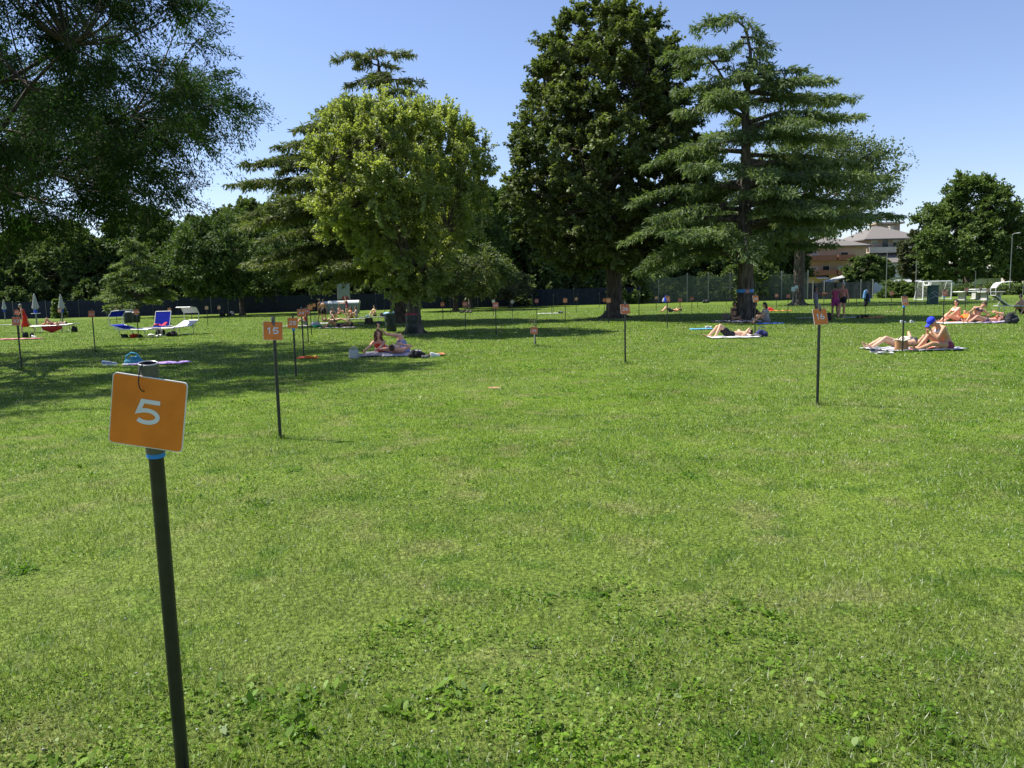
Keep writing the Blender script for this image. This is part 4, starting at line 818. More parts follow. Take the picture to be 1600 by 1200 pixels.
# ---------------------------------------------------------------- buildings
def wallbox(mb,x0,x1,y0,y1,z0,z1): mb.box(((x0+x1)/2,(y0+y1)/2,(z0+z1)/2),(x1-x0,y1-y0,z1-z0))
M_PEACH=P('render_peach',(.52,.36,.24),.9,.06,1.2); M_TAN=P('render_tan',(.40,.31,.23),.9,.06,1.2); M_BRK=P('brick_balcony',(.33,.14,.085),.9,.12,6); M_WB=P('render_blue_white',(.55,.62,.72),.8,.05,2)
M_ROOF=P('roof_brown_tile',(.16,.145,.13),.9,.15,9,stretch=(1,1,6)); M_GLS=P('window_glass',(.03,.04,.05),.12,.2,3,spec=.8); M_SHUT=P('shutter_pale',(.48,.47,.42),.7,.06,3,stretch=(1,1,20)); M_CREAM=P('cream',(.60,.54,.44),.9,.05,2)
Yb=132.0
def bx_(px): return at_y(px,440,Yb).x
def bz_(py,px=1340): return at_y(px,py,Yb).z
def window(root,x,y,z,w_,h_,shut=.0):
    m=MB(); 
    for s in(-1,1): m.box((x+s*(w_/2+.03),y-.03,z),(.07,.1,h_+.14)); m.box((x,y-.03,z+s*(h_/2+.035)),(w_,.1,.07))
    f=m.build('window',M_CREAM,root)
    m=MB(); m.box((x,y-.012,z),(w_,.03,h_)); m.build('pane',M_GLS,f)
    if shut: m=MB(); m.box((x,y-.045,z+h_/2*(1-shut)),(w_,.03,h_*shut)); m.build('roller_shutter',M_SHUT,f)
def hip(mb,x0,x1,y0,y1,z,h,o=.5):
    x0-=o;x1+=o;y0-=o;y1+=o; d=min((y1-y0)/2,(x1-x0)/2*.9); ym=(y0+y1)/2
    v=[(x0,y0,z),(x1,y0,z),(x1,y1,z),(x0,y1,z),(x0+d,ym,z+h),(x1-d,ym,z+h),(x0,y0,z-.18),(x1,y0,z-.18),(x1,y1,z-.18),(x0,y1,z-.18)]
    mb.add(v,[(0,1,5,4),(1,2,5),(2,3,4,5),(3,0,4),(6,7,1,0),(7,8,2,1),(8,9,3,2),(9,6,0,3),(9,8,7,6)])
# peach apartment block
x0=bx_(1258);x1=bx_(1352); t=thing('apartment_building',(0,0,0),'peach apartment block with brick-red balconies, half hidden under the right cedar','building')
m=MB(); wallbox(m,x0,x1,Yb,Yb+12,-.2,8.2); m.build('wall',M_PEACH,t); m=MB(); hip(m,x0,x1,Yb,Yb+12,8.25,2.0,.6); m.build('roof',M_ROOF,t)
for (pa,pb,za,zb2) in ((1262,1302,421,427.5),(1304,1330,421,428),(1262,1302,398,405),(1304,1330,398,405)):
    a=bx_(pa);c=bx_(pb);lo=bz_(zb2);hi=bz_(za); m=MB(); wallbox(m,a,c,Yb-1.3,Yb-1.18,lo,hi); wallbox(m,a,c,Yb-1.3,Yb,lo-.15,lo-.001); wallbox(m,a,a+.12,Yb-1.17,Yb,lo,hi); wallbox(m,c-.12,c,Yb-1.17,Yb,lo,hi); m.build('balcony',M_BRK,t)
for px,z,w_,h_,s_ in ((1272,3.9,1.3,1.6,.4),(1290,3.9,1.1,2,.0),(1315,3.9,1.4,1.8,.5),(1280,2.0-.6,1.3,1.2,.0),(1298,1.3,1.0,1.9,.5),(1272,6.4,1.2,1.4,.3),(1318,6.4,1.2,1.4,.0),(1342,5,1.1,1.4,.3)): window(t,bx_(px),Yb,z,w_,h_,s_)
m=MB(); wallbox(m,bx_(1311),bx_(1325),Yb-.06,Yb-.002,.0,bz_(433)); m.build('garage_opening_shade',P('garage_shade',(.03,.028,.028),.7),t)  # flat dark sheet stands for the shade inside the garage opening
m=MB(); a=bx_(1272);c=bx_(1288); z=bz_(429.5); m.add([(a,Yb-.05,z),(c,Yb-.05,z),(c,Yb-1.6,z-.45),(a,Yb-1.6,z-.45),(a,Yb-.05,z-.04),(c,Yb-.05,z-.04),(c,Yb-1.6,z-.5),(a,Yb-1.6,z-.5)],[(0,3,2,1),(4,5,6,7),(3,7,6,2),(0,4,7,3),(1,2,6,5)]); m.build('awning',M_WHITE,t)
m=MB(); wallbox(m,bx_(1268),bx_(1300),Yb-8,Yb-7.8,0,bz_(441.5,1280)*.92); tag(m.build('garden_wall',M_WHITE),'low white wall in front of the peach apartment block','wall')
# hip-roofed house
x0=bx_(1366);x1=bx_(1450); Y2=Yb+3; t=thing('hip_roof_house',(0,0,0),'tan house with brown hip roof and pale blue ground floor','building')
ze=bz_(371.5,1400); zl=bz_(408,1400)
m=MB(); wallbox(m,x0,x1,Y2,Y2+13,zl+.7,ze); m.build('upper_wall',M_TAN,t); m=MB(); wallbox(m,x0-.2,x1+.6,Y2-2.4,Y2+13.2,-.2,zl-.2); m.build('lower_wall',M_WB,t)
m=MB(); hip(m,x0,x1,Y2,Y2+13,ze+.05,top_z(Vector((x0,Y2+6.5,0)),355)-ze,.9); 
m.build('roof',M_ROOF,t)
m=MB(); z=zl; m.add([(x0-.5,Y2-3.2,z-.2),(x1+.9,Y2-3.2,z-.2),(x1+.9,Y2-.01,z+1.5),(x0-.5,Y2-.01,z+1.5),(x0-.5,Y2-3.2,z-.4),(x1+.9,Y2-3.2,z-.4),(x1+.9,Y2-.01,z-.22),(x0-.5,Y2-.01,z-.22)],[(0,1,2,3),(4,7,6,5),(0,4,5,1),(0,3,7,4),(1,5,6,2)]); m.build('lower_roof',M_ROOF,t)
m=MB(); wallbox(m,x0-.1,x1+.1,Y2-1.1,Y2-.02,zl+1.55,zl+1.7); wallbox(m,x0-.1,x1+.1,Y2-1.1,Y2-.98,zl+1.7,zl+2.5); m.build('balcony',M_CREAM,t)
for px,py,w_,h_,s_ in ((1377,377.5,1.0,1.1,.8),(1394,381.5,1.1,1.5,.0),(1412,381,1.2,1.4,.4),(1430,381,1.1,1.4,.2)): window(t,bx_(px),Y2,bz_(py,px)+.3,w_,h_,s_)
for px,py,w_,h_,s_ in ((1402,422,2.4,1.2,.0),(1425,424,1.2,1.4,.3),(1384,424,1.1,1.3,.2)): window(t,bx_(px),Y2-2.4,bz_(py,px),w_,h_,s_)
m=MB(); zz=bz_(431,1405); wallbox(m,bx_(1396),bx_(1412),Y2-3.6,Y2-2.42,zz-.15,zz)
for k in range(14): u=bx_(1396)+k*(bx_(1412)-bx_(1396))/13; m.tube([(u,Y2-3.55,zz),(u,Y2-3.55,zz+.95)],.02,4)
m.tube([(bx_(1396),Y2-3.55,zz+.95),(bx_(1412),Y2-3.55,zz+.95)],.03,5); m.build('railing',M_WHITE,t)
m=MB(); cx=at_y(1381,350,Y2+9).x; wallbox(m,cx-2.2,cx+2.0,Y2+7,Y2+9.5,ze+.5,top_z(Vector((cx,Y2+7,0)),350)); m.box((cx,Y2+8.2,top_z(Vector((cx,Y2+7,0)),350)+.16),(5.2,3.4,.3)); m.build('stair_tower',M_TAN,t)
m=MB(); m.box((x0+6.5,Y2+5,ze+1.5),(.6,.6,1.8)); m.box((x0+6.5,Y2+5,ze+2.45),(.8,.8,.12)); m.build('chimney',M_CREAM,t)
# canopy roof and kiosk in front
t=thing('canopy_shelter',at(1340,464)+Vector((0,6,0)),'low grey sheet canopy on white posts right of the standing man','shelter'); W3=1.7; 
m=MB(); m.add([(-W3,-1,2.1),(W3,-1,3.0),(W3,2,3.1),(-W3,2,2.2),(-W3,-1,2.0),(W3,-1,2.9),(W3,2,3.0),(-W3,2,2.1)],[(0,1,2,3),(7,6,5,4),(0,4,5,1),(1,5,6,2),(2,6,7,3),(3,7,4,0)]); m.build('sheet_roof',P('sheet_grey',(.36,.36,.34),.7,.1,3),t)
for s in(-1,1): m=MB(); m.tube([(s*W3*.9,-.8,-.1),(s*W3*.9,-.8,2.55+s*.36)],.06,8); m.build('post',M_WHITE,t)
t=thing('garden_hut',at(1368,462)+Vector((0,4,0)),'small pale hut with flat roof right of the grey canopy','hut'); m=MB(); m.box((0,0,1.15),(1.5,1.4,2.3)); m.build('wall',M_CREAM,t); m=MB(); m.box((0,0,2.38),(1.9,1.8,.14)); m.build('roof',M_CONC,t); m=MB(); m.box((0,-.72,1.0),(.8,.05,1.9)); m.build('door',M_GALV,t)
# bushes at the right and pale green plants by the wall
def bush_at(px,py,ytop,wpx,label,lm,seed,dy=0,nl=14000):
    p=at(px,py); p=Vector((p.x*(p.y+dy)/p.y,p.y+dy,0)); H=top_z(p,ytop); r_=wpx/2/FPX*p.y
    return broadleaf('bush',p,label,'bushes beyond the right end of the lawn',H,.05,ip([0,.3,.7,1],[r_*.9,r_,r_*.85,r_*.4]),lm,BARK,60,r_*.33,nl,.2,.15,.05,seed,cat='bush',inner=.2,flare=1,limbs=5)
bush_at(1398,466,440,48,'green bushy shrub behind the small red-orange plate, left of the goal',L_RGT,81,2); bush_at(1424,466,444,40,'low green bush touching the left post of the football goal',L_RGT,82,3)
bush_at(1262,464,444,22,'bright yellow-green shrub beside the grey double trunk',L_BSH,83,6,8000); bush_at(1289,463,445,34,'bright yellow-green hedge above the grey fence, behind the standing girls',L_BSH,84,8,9000)
bush_at(1500,464,446,60,'dark shrub behind the white tables, right of the goal',L_BK1,85,8); bush_at(1553,463,446,70,'dark shrub below the blue and white coach',L_BK1,86,9); bush_at(1596,463,444,40,'dark shrub at the right picture edge',L_BK1,87,9)
bush_at(1462,465,447,50,'dull green bush behind the football net',L_MID,88,6)
bush_at(92,499,467,18,'small light green bush peeping over the dark fence, between two parasols',L_BSH,89,5,4000)
# coach and van on the road behind
M_TYRE=P('tyre',(.012,.012,.012),.8); M_CWH=P('coach_white',(.68,.70,.72),.35,.04,3,spec=.5); M_CBL=P('coach_blue',(.10,.18,.36),.35,.06,3,spec=.5)
def vehicle(name,loc,L,W,H,label,cat,body,glassband,yaw,stripe=None):
    t=thing(name,loc,label,cat,None,rz=yaw)
    m=MB(); m.box((0,0,H/2+.18),(L,W,H-.35),bev=.22); m.build('body',body,t)
    m=MB(); m.box((0,0,glassband[0]),(L-.5,W+.03,glassband[1]),bev=.1); m.build('side_glass',M_GLS,t)
    if stripe: m=MB(); m.box((0,0,.95),(L-.3,W+.04,.7),bev=.05); m.build('stripe',stripe,t)
    m=MB(); m.box((0,0,H+.05),(L*.5,W*.6,.16),bev=.05); m.build('roof_unit',M_WHITE,t)
    for sx in(-.33,.33):
        for sy in(-1,1): m=MB(); m.tube([(sx*L,sy*(W/2-.12),.42),(sx*L,sy*(W/2+.03),.42)],.42,16,smooth=False); m.build('wheel',M_TYRE,t)
    for sy in(-1,1): m=MB(); m.ell((-L/2-.0,sy*W*.36,.75),(.08,.14,.1),8); m.build('headlight',M_WHITE,t)
vehicle('coach',(72.5,124,0),11,2.5,3.9,'white and blue coach under the dark trees near the right edge','coach',M_CWH,(2.6,1.1),R(-4),M_CBL)
vehicle('van',(62.2,122,0),5.0,1.9,2.1,'white van parked behind the hedge right of the football goal','van',M_CWH,(1.5,.55),R(3))
# ================================================================ PEOPLE
def V3(*a): return Vector(a)
def skin_mat(name,c):
    m=P(name,c,.5,.07,14,spec=.35); b=m.node_tree.nodes['Principled BSDF']; b.inputs['Subsurface Weight'].default_value=.0; return m
SK_L=skin_mat('skin_light',(.62,.38,.25)); SK_M=skin_mat('skin_tan',(.50,.27,.16)); SK_D=skin_mat('skin_brown',(.27,.14,.085)); SK_R=skin_mat('skin_sunny',(.66,.34,.22))
H_DK=P('hair_dark',(.015,.011,.009),.5,.4,60,bump=.5); H_BR=P('hair_auburn',(.13,.045,.022),.5,.45,60,bump=.6); H_CH=P('hair_chestnut',(.06,.032,.018),.5,.4,60,bump=.5)
M_EYE=P('eye_dark',(.02,.015,.012),.3); M_LIP=P('lips',(.45,.14,.12),.5)
_cl={}
def cloth(col,name='cloth'):
    k=tuple(col)
    if k not in _cl: _cl[k]=P('%s_%d'%(name,len(_cl)),tuple(col),.85,.14,18,bump=.2)
    return _cl[k]
def ik(a,tgt,l1,l2,hint):
    d=tgt-a; L=d.length; mx=(l1+l2)*.995
    if L>mx: tgt=a+d*(mx/L); d=tgt-a; L=mx
    L=max(L,abs(l1-l2)+.03); u=d.normalized(); x=(l1*l1-l2*l2+L*L)/(2*L); y=math.sqrt(max(l1*l1-x*x,0))
    h=(hint-u*hint.dot(u)); h=h.normalized() if h.length>1e-4 else u.orthogonal()
    return a+u*x+h*y, a+u*L
def remesh_obj(mb,name,mat,parent,voxel,extra=None,noise=0,smooth=6,extra_mats=()):
    me=bpy.data.meshes.new('tmp'); me.from_pydata(mb.v,[],mb.f); o=bpy.data.objects.new('tmp',me); COL.objects.link(o)
    md=o.modifiers.new('r','REMESH'); md.mode='VOXEL'; md.voxel_size=voxel
    sm=o.modifiers.new('s','SMOOTH'); sm.factor=.5; sm.iterations=smooth
    dg=bpy.context.evaluated_depsgraph_get(); dg.update(); me2=bpy.data.meshes.new_from_object(o.evaluated_get(dg)); bpy.data.objects.remove(o); bpy.data.meshes.remove(me)
    n=len(me2.vertices); co=np.empty(n*3,dtype=np.float32); me2.vertices.foreach_get('co',co); co=co.reshape(-1,3)
    if noise:
        co+=np.stack([np.sin(co[:,1]*61+co[:,2]*43),np.sin(co[:,0]*57+co[:,2]*67),np.sin(co[:,0]*71+co[:,1]*39)],1)*noise
    vs=[tuple(map(float,c)) for c in co]; fs=[tuple(p.vertices) for p in me2.polygons]; bpy.data.meshes.remove(me2)
    out=MB(); out.add(vs,fs,True)
    if extra: extra(out)
    return out.build(name,[mat]+list(extra_mats),parent)
def person(loc,label,group=None,s=1.0,skin=None,pelvis=(0,0,.92),spine=(0,0,1),chest=None,front=(0,-1,0),head=None,look=None,
           hands=((-.25,0,.8),(.25,0,.8)),elbow=((-.5,.6,0),(.5,.6,0)),feet=((-.1,0,.05),(.1,0,.05)),knee=((0,-1,.1),(0,-1,.1)),toes=None,
           hair='short',hairm=None,wear=(),fem=False,voxel=.016,curl=.35,hat=None,glasses=False,twist=0,cross=False):
    """limb order: the person's limb on side -R then +R, R = spine x front... positions are in metres round loc, x right, y away, z up"""
    skin=skin or SK_L; hairm=hairm or H_DK
    t=thing('person',loc,label,'person',group)
    S=V3(*spine).normalized(); Fv=V3(*front); Fv=(Fv-S*Fv.dot(S)).normalized(); Rv=Fv.cross(S)*-1   # Rv: towards +x when facing away.. sign fixed below
    S2=V3(*(chest or spine)).normalized(); F2=(Fv-S2*Fv.dot(S2)).normalized(); Rc=F2.cross(S2)*-1
    if twist: q=Matrix.Rotation(twist,3,S2); F2=q@F2; Rc=q@Rc
    Pv=V3(*pelvis)*1.0; w=.93 if fem else 1
    waist=Pv+S*.17*s; cb=waist+S2*.06*s; ct=waist+S2*.27*s; nb=waist+S2*.345*s
    sh=[nb-S2*.045*s+Rc*(k*.165*s*w) for k in(-1,1)]; hp=[Pv+Rv*(k*.088*s) for k in(-1,1)]
    hA,hB=V3(*hands[0]),V3(*hands[1])
    if (hA-sh[0]).length+(hB-sh[1]).length>(hA-sh[1]).length+(hB-sh[0]).length+.02: hands=(hands[1],hands[0]); elbow=(elbow[1],elbow[0])
    hA,hB=V3(*feet[0]),V3(*feet[1])
    if not cross and (hA-hp[0]).length+(hB-hp[1]).length>(hA-hp[1]).length+(hB-hp[0]).length+.01: feet=(feet[1],feet[0]); knee=(knee[1],knee[0]); toes=(toes[1],toes[0]) if toes else None
    Hd=V3(*(head or tuple(S2+F2*.18))).normalized(); Lk=V3(*(look or tuple(F2))); Lk=(Lk-Hd*Lk.dot(Hd)).normalized(); Rh=Lk.cross(Hd)*-1
    hc=nb+Hd*.185*s+Lk*.015*s
    m=MB(); c=m.cone
    c(hp[0]*.75+Pv*.25,hp[1]*.75+Pv*.25,.108*s,.108*s)
    for k in(-1,1):
        c(Pv+Rv*(k*.07*s)-S*.03*s-Fv*.03*s,waist+Rc*(k*.035*s),.10*s,.082*s); c(waist+Rc*(k*.035*s),ct+Rc*(k*.07*s),.083*s,.088*s)
        c(ct+Rc*(k*.07*s)+S2*.02*s,nb-S2*.045*s+Rc*(k*.13*s*w),.078*s,.055*s); c(nb,nb-S2*.035*s+Rc*(k*.13*s),.05*s,.045*s)
        if fem: m.ell(ct+Rc*(k*.075*s)+F2*.075*s-S2*.03*s,(.055*s,)*3,8)
    c(nb-S2*.02*s,hc-Hd*.03*s,.052*s,.048*s)
    hr=Matrix((Rh,Lk,Hd)).transposed()
    m.ell(hc+Hd*.02*s-Lk*.01*s,(.073*s,.092*s,.098*s),14,rot=hr); m.ell(hc-Hd*.055*s+Lk*.03*s,(.05*s,.055*s,.055*s),10,rot=hr)
    c(hc+Lk*.088*s+Hd*.012*s,hc+Lk*.108*s-Hd*.02*s,.010*s,.014*s,8)
    for k in(-1,1): m.ell(hc+Rh*(k*.076*s)-Hd*.005*s,(.012*s,.02*s,.03*s),8,rot=hr)
    arms=[];legs=[]
    for i,k in enumerate((-1,1)):
        e,wv=ik(sh[i],V3(*hands[i]),.285*s,.25*s,V3(*elbow[i])); arms.append((sh[i],e,wv))
        c(sh[i],sh[i].lerp(e,.45),.053*s*w,.046*s*w); c(sh[i].lerp(e,.45),e,.046*s*w,.036*s*w); c(e,e.lerp(wv,.35),.038*s,.037*s*w); c(e.lerp(wv,.35),wv,.037*s*w,.025*s*w)
        kn,an=ik(hp[i],V3(*feet[i])+V3(0,0,.0),.43*s,.41*s,V3(*knee[i])); legs.append((hp[i],kn,an))
        c(hp[i],hp[i].lerp(kn,.4),.092*s,.078*s); c(hp[i].lerp(kn,.4),kn,.078*s,.054*s)
        sd=(an-kn).normalized(); back=(hp[i]-kn); back=(back-sd*back.dot(sd)); back=back.normalized() if back.length>.02 else -Fv
        c(kn,kn.lerp(an,.33)+back*.014*s,.052*s,.055*s); c(kn.lerp(an,.33)+back*.014*s,an,.055*s,.034*s)
        td=V3(*toes[i]) if toes else (-back*.9+sd*.15 if abs(sd.z)>.5 else -back)
        td=td.normalized(); legs[i]=legs[i]+(td,)
        c(an+sd*.02*s-td*.045*s,an+sd*.035*s+td*.06*s,.034*s,.032*s,10); c(an+sd*.035*s+td*.05*s,an+sd*.045*s+td*.165*s,.034*s,.018*s,10)
    def extra(o):
        for i,k in enumerate((-1,1)):
            a,e,wv=arms[i]; fd=(wv-e).normalized(); pn=(Rc*k*-1); pn=(pn-fd*pn.dot(fd)); pn=pn.normalized() if pn.length>.1 else fd.orthogonal().normalized()
            ac=fd.cross(pn)
            pc_=wv+fd*.045*s; o.ell(pc_,(.04*s,.015*s,.05*s),8,rot=Matrix((ac,pn,fd)).transposed())
            for f in range(4):
                off=(f-1.5)*.019*s; L=[.062,.074,.070,.055][f]*s; b0=wv+fd*.082*s+ac*off
                p1=b0+(fd+pn*curl*.6).normalized()*L*.45; p2=p1+(fd+pn*curl*1.8).normalized()*L*.32; p3=p2+(fd*.6+pn*curl*2.6).normalized()*L*.26
                o.tube([b0-fd*.015*s,b0,p1,p2,p3],[.0085*s,.009*s,.008*s,.0075*s,.005*s],6)
            sd=1 if ac.dot(Fv)>0 else -1; b0=wv+fd*.025*s+ac*sd*.028*s
            o.tube([b0,b0+(fd*.6+ac*sd*.8).normalized()*.035*s,b0+(fd*.85+ac*sd*.5+pn*.4).normalized()*.065*s],[.012*s,.010*s,.007*s],6)
            an=legs[i][2]; td=legs[i][3]; sdn=(legs[i][2]-legs[i][1]).normalized(); sidev=td.cross(sdn).normalized()
            for q in range(5): b=an+sdn*.047*s+td*(.155-.008*abs(q-1))*s+sidev*(q-2)*.013*s*k; o.tube([b-td*.02*s,b+td*(.022 if q else .03)*s],[.009*s,.007*s],5)
        o.cur=1
        for k in(-1,1): o.ell(hc+Rh*(k*.031*s)+Lk*.083*s+Hd*.018*s,(.013*s,.008*s,.008*s),6,rot=hr)
        o.cur=2; o.ell(hc+Lk*.083*s-Hd*.055*s,(.024*s,.008*s,.008*s),6,rot=hr); o.cur=0
    remesh_obj(m,'body',skin,t,voxel,extra,extra_mats=(M_EYE,M_LIP))
    # ---- hair
    h=MB()
    if hair!='none':
        h.ell(hc+Hd*.038*s-Lk*.022*s,(.084*s,.094*s,.096*s),12,rot=hr)
        if hair in('long','curly'):
            L=.26 if hair=='long' else .30
            dn=V3(0,0,-1)*.75-Hd*.35; 
            for k in(-1,-.4,.4,1):
                a=hc+Rh*(k*.062*s)-Lk*.055*s+Hd*.02*s; h.cone(a,a+dn*L*s*.5+Rh*k*.02*s-Lk*.02*s,.05*s,.045*s,8); h.cone(a+dn*L*s*.5+Rh*k*.02*s-Lk*.02*s,a+dn*L*s-Lk*.0*s,.045*s,.022*s,8)
            if hair=='curly':
                for k in(-1,1):
                    for q in range(5): h.ell(hc+Rh*(k*(.085+.018*math.sin(q*2))*s)+Lk*(.03-.02*q%3*.01)*s+Hd*(.06-.055*q)*s,(.036*s,.04*s,.04*s),8)
                h.ell(hc+Hd*.11*s-Lk*.01*s,(.065*s,.06*s,.045*s),8)
        if hair=='bun': h.ell(hc+Hd*.115*s-Lk*.06*s,(.04*s,)*3,8)
        if hair=='bob':
            for k in(-1,-.3,.3,1): a=hc+Rh*(k*.07*s)-Lk*.04*s+Hd*.02*s; h.cone(a,a-Hd*.11*s,.045*s,.03*s,8)
        remesh_obj(h,'hair',hairm,t,.014,noise=.006 if hair=='curly' else .002,smooth=3)
    if hat:
        hm=MB(); hm.ell(hc+Hd*.055*s-Lk*.008*s,(.092*s,.104*s,.088*s),14,rot=hr); hm.box(hc+Hd*.05*s+Lk*.125*s,(.13*s,.10*s,.012*s),rot=hr,bev=.004)
        hm.build('cap',cloth(hat,'cap'),t)
    if glasses:
        gm=MB()
        for k in(-1,1): gm.ell(hc+Rh*(k*.034*s)+Lk*.094*s+Hd*.018*s,(.027*s,.006*s,.02*s),8,rot=hr); gm.tube([hc+Rh*(k*.055*s)+Lk*.09*s+Hd*.02*s,hc+Rh*(k*.08*s)+Hd*.02*s],.003*s,4)
        gm.tube([hc-Rh*.01*s+Lk*.1*s+Hd*.02*s,hc+Rh*.01*s+Lk*.1*s+Hd*.02*s],.003*s,4); gm.build('sunglasses',M_TIE,t)
    g=.010*s
    def legc(mb,i,a,b,ex=g):
        A,K,Z=legs[i][:3]; f=lambda u:(.092-(.092-.054)*u)*s
        mb.cone(A.lerp(K,a),A.lerp(K,b),f(a)+ex,f(b)+ex*1.8,12)
    for wname,col in wear:
        k=MB(); cc=k.cone; nm=wname
        if wname in('shorts','trunks','skirt'):
            cc(hp[0],hp[1],.112*s+g,.112*s+g)
            for q in(-1,1): cc(Pv+Rv*(q*.07*s)-Fv*.03*s-S*.03*s,Pv+Rv*(q*.055*s)+S*.09*s,.104*s+g,.094*s+g)
            for i in(0,1): legc(k,i,.0,.5 if wname=='shorts' else .28,g*1.2)
            if wname=='skirt': cc(legs[0][0].lerp(legs[0][1],.45),legs[1][0].lerp(legs[1][1],.45),.12*s,.12*s)
        elif wname=='bikini_bottom':
            cc(hp[0],hp[1],.106*s+g*.6,.106*s+g*.6)
            for q in(-1,1): cc(Pv+Rv*(q*.07*s)-Fv*.032*s-S*.02*s,Pv+Rv*(q*.06*s)+S*.035*s,.102*s+g*.6,.096*s+g*.6)
        elif wname=='bikini_top':
            for q in(-1,1): k.ell(ct+Rc*(q*.078*s)+F2*.083*s-S2*.03*s,(.058*s,)*3,8); cc(ct+Rc*(q*.07*s)-S2*.035*s-F2*.03*s,ct+Rc*(q*.115*s)-S2*.03*s+F2*.04*s,.055*s+.012,.045*s,8)
            cc(ct-Rc*.06*s-S2*.03*s+F2*.075*s,ct+Rc*.06*s-S2*.03*s+F2*.075*s,.042*s,.042*s,8)
            for q in(-1,1): cc(ct+Rc*(q*.075*s)+F2*.10*s,nb+Rc*(q*.06*s)+F2*.02*s,.02*s,.018*s,8)
            cc(ct-Rc*.06*s-S2*.035*s-F2*.05*s,ct+Rc*.06*s-S2*.035*s-F2*.05*s,.045*s,.045*s,8)
        elif wname in('top','shirt','swimsuit','dress'):
            for q in(-1,1):
                cc(waist+Rc*(q*.035*s)-S*.02*s,ct+Rc*(q*.07*s)-S2*.02*s,.086*s+g,.09*s+g)
                if fem: k.ell(ct+Rc*(q*.075*s)+F2*.078*s-S2*.03*s,(.06*s,)*3,8)
                if wname!='swimsuit' : cc(ct+Rc*(q*.07*s),nb-S2*.05*s+Rc*(q*.125*s*w),.078*s+g,.055*s+g)
                if wname=='shirt': i=0 if q<0 else 1; cc(arms[i][0],arms[i][0].lerp(arms[i][1],.5),.056*s+g,.05*s+g*1.6)
                if wname in('shirt','top','swimsuit','dress'): cc(Pv+Rv*(q*.07*s)+S*.0*s-Fv*.02*s,waist+Rc*(q*.035*s),.1*s+g,.086*s+g)
            if wname in('swimsuit','dress'): cc(hp[0],hp[1],.108*s+g*.7,.108*s+g*.7)
            if wname=='dress':
                a=(legs[0][0]+legs[1][0])/2; b_=(legs[0][1]+legs[1][1])/2; cc(legs[0][0],b_*.8+legs[0][1]*.2,.12*s,.17*s); cc(legs[1][0],b_*.8+legs[1][1]*.2,.12*s,.17*s)
        remesh_obj(k,nm,cloth(col,wname),t,.014 if voxel<.02 else .02,smooth=4)
    return t
def g3(px,py): return at(px,py)
# ---------- pose helpers, all about loc = point on the ground below the pelvis
def sup(dirv,kl,kr,w=.1,armz=.05):
    """lying on the back, feet towards dirv; kl, kr: distance hip->foot"""
    d=V3(*dirv).normalized(); r=V3(-d.y,d.x,0)
    return dict(pelvis=(0,0,.11),spine=tuple(-d+V3(0,0,.02)),front=(0,0,1),head=tuple(-d+V3(0,0,.18)),feet=(tuple(d*kl-r*w+V3(0,0,.06)),tuple(d*kr+r*w+V3(0,0,.06))),knee=((0,0,1),(0,0,1)))
# A prone woman facing the camera, propped on elbows
p=g3(583,556); p=V3(p.x,p.y+.75,0)
person(p,'woman with curly auburn hair and orange-red top lying on her front, facing us','sunbathers on the lawn',skin=SK_R,pelvis=(.08,.25,.11),spine=(-.02,-1,.12),chest=(-.05,-.75,.72),front=(0,0,-1),head=(0.02,-.12,1),look=(.35,-1,-.1),
  hands=((.03,-.95,.06),(-.30,-.78,.06)),elbow=((.4,-.5,-1),(-.4,-.5,-1)),feet=((.14,1.02,.12),(-.08,.72,.60)),knee=((0,.2,-1),(0,.3,-1)),toes=((0,.8,-.1),(0.05,-.1,1)),
  hair='curly',hairm=H_BR,wear=(('top',(.72,.07,.035)),('shorts',(.10,.10,.13))),fem=True)
# B on the back, knees up, leg crossed
p=g3(622,557); p=V3(p.x+.02,p.y+.72,0)
person(p,'person on their back in grey-blue shorts, one ankle crossed on the raised knee','sunbathers on the lawn',skin=SK_R,pelvis=(.0,.12,.12),spine=(-.28,-1,.05),front=(0,0,1),head=(-.3,-.9,.35),look=(-.2,.5,1),
  hands=((-.30,-.52,.22),(.06,-.42,.30)),elbow=((-.8,0,0),(.8,.2,.1)),feet=((-.46,.30,.56),(-.06,.52,.06)),knee=((.6,0,1),(-.2,0,1)),cross=True,toes=((-.5,0,.7),(-.3,1,0)),hair='short',hairm=H_CH,wear=(('shorts',(.22,.25,.38)),('bikini_top',(.45,.40,.42))),fem=True)
# C man on his back
p=g3(1142,528); p=V3(p.x,p.y+.25,0)
person(p,'man in black trunks lying on his back, both knees raised, by the cedar','sunbathers on the lawn',skin=SK_L,hair='short',wear=(('shorts',(.015,.015,.02)),),hands=((.42,-.32,.10),(.35,.3,.1)),elbow=((0,-1,.3),(0,1,.3)),**{**sup((-1,-.12,0),.62,.52,w=.16),'knee':((.1,-.1,1),(.1,.25,1))})
# D woman lying, long legs to the left
p=g3(1411,546); p=V3(p.x+.05,p.y+.35,0)
person(p,'woman in dark bikini lying on her back behind the wicker bag, knees bent','sunbathers on the lawn',skin=SK_L,hair='bob',fem=True,wear=(('bikini_bottom',(.03,.03,.035)),('bikini_top',(.05,.05,.06))),hands=((.52,-.35,.08),(.45,.35,.12)),elbow=((0,-1,.3),(0,1,.3)),**{**sup((-1,-.1,0),.78,.74,w=.09),'spine':(1,.1,.08)})
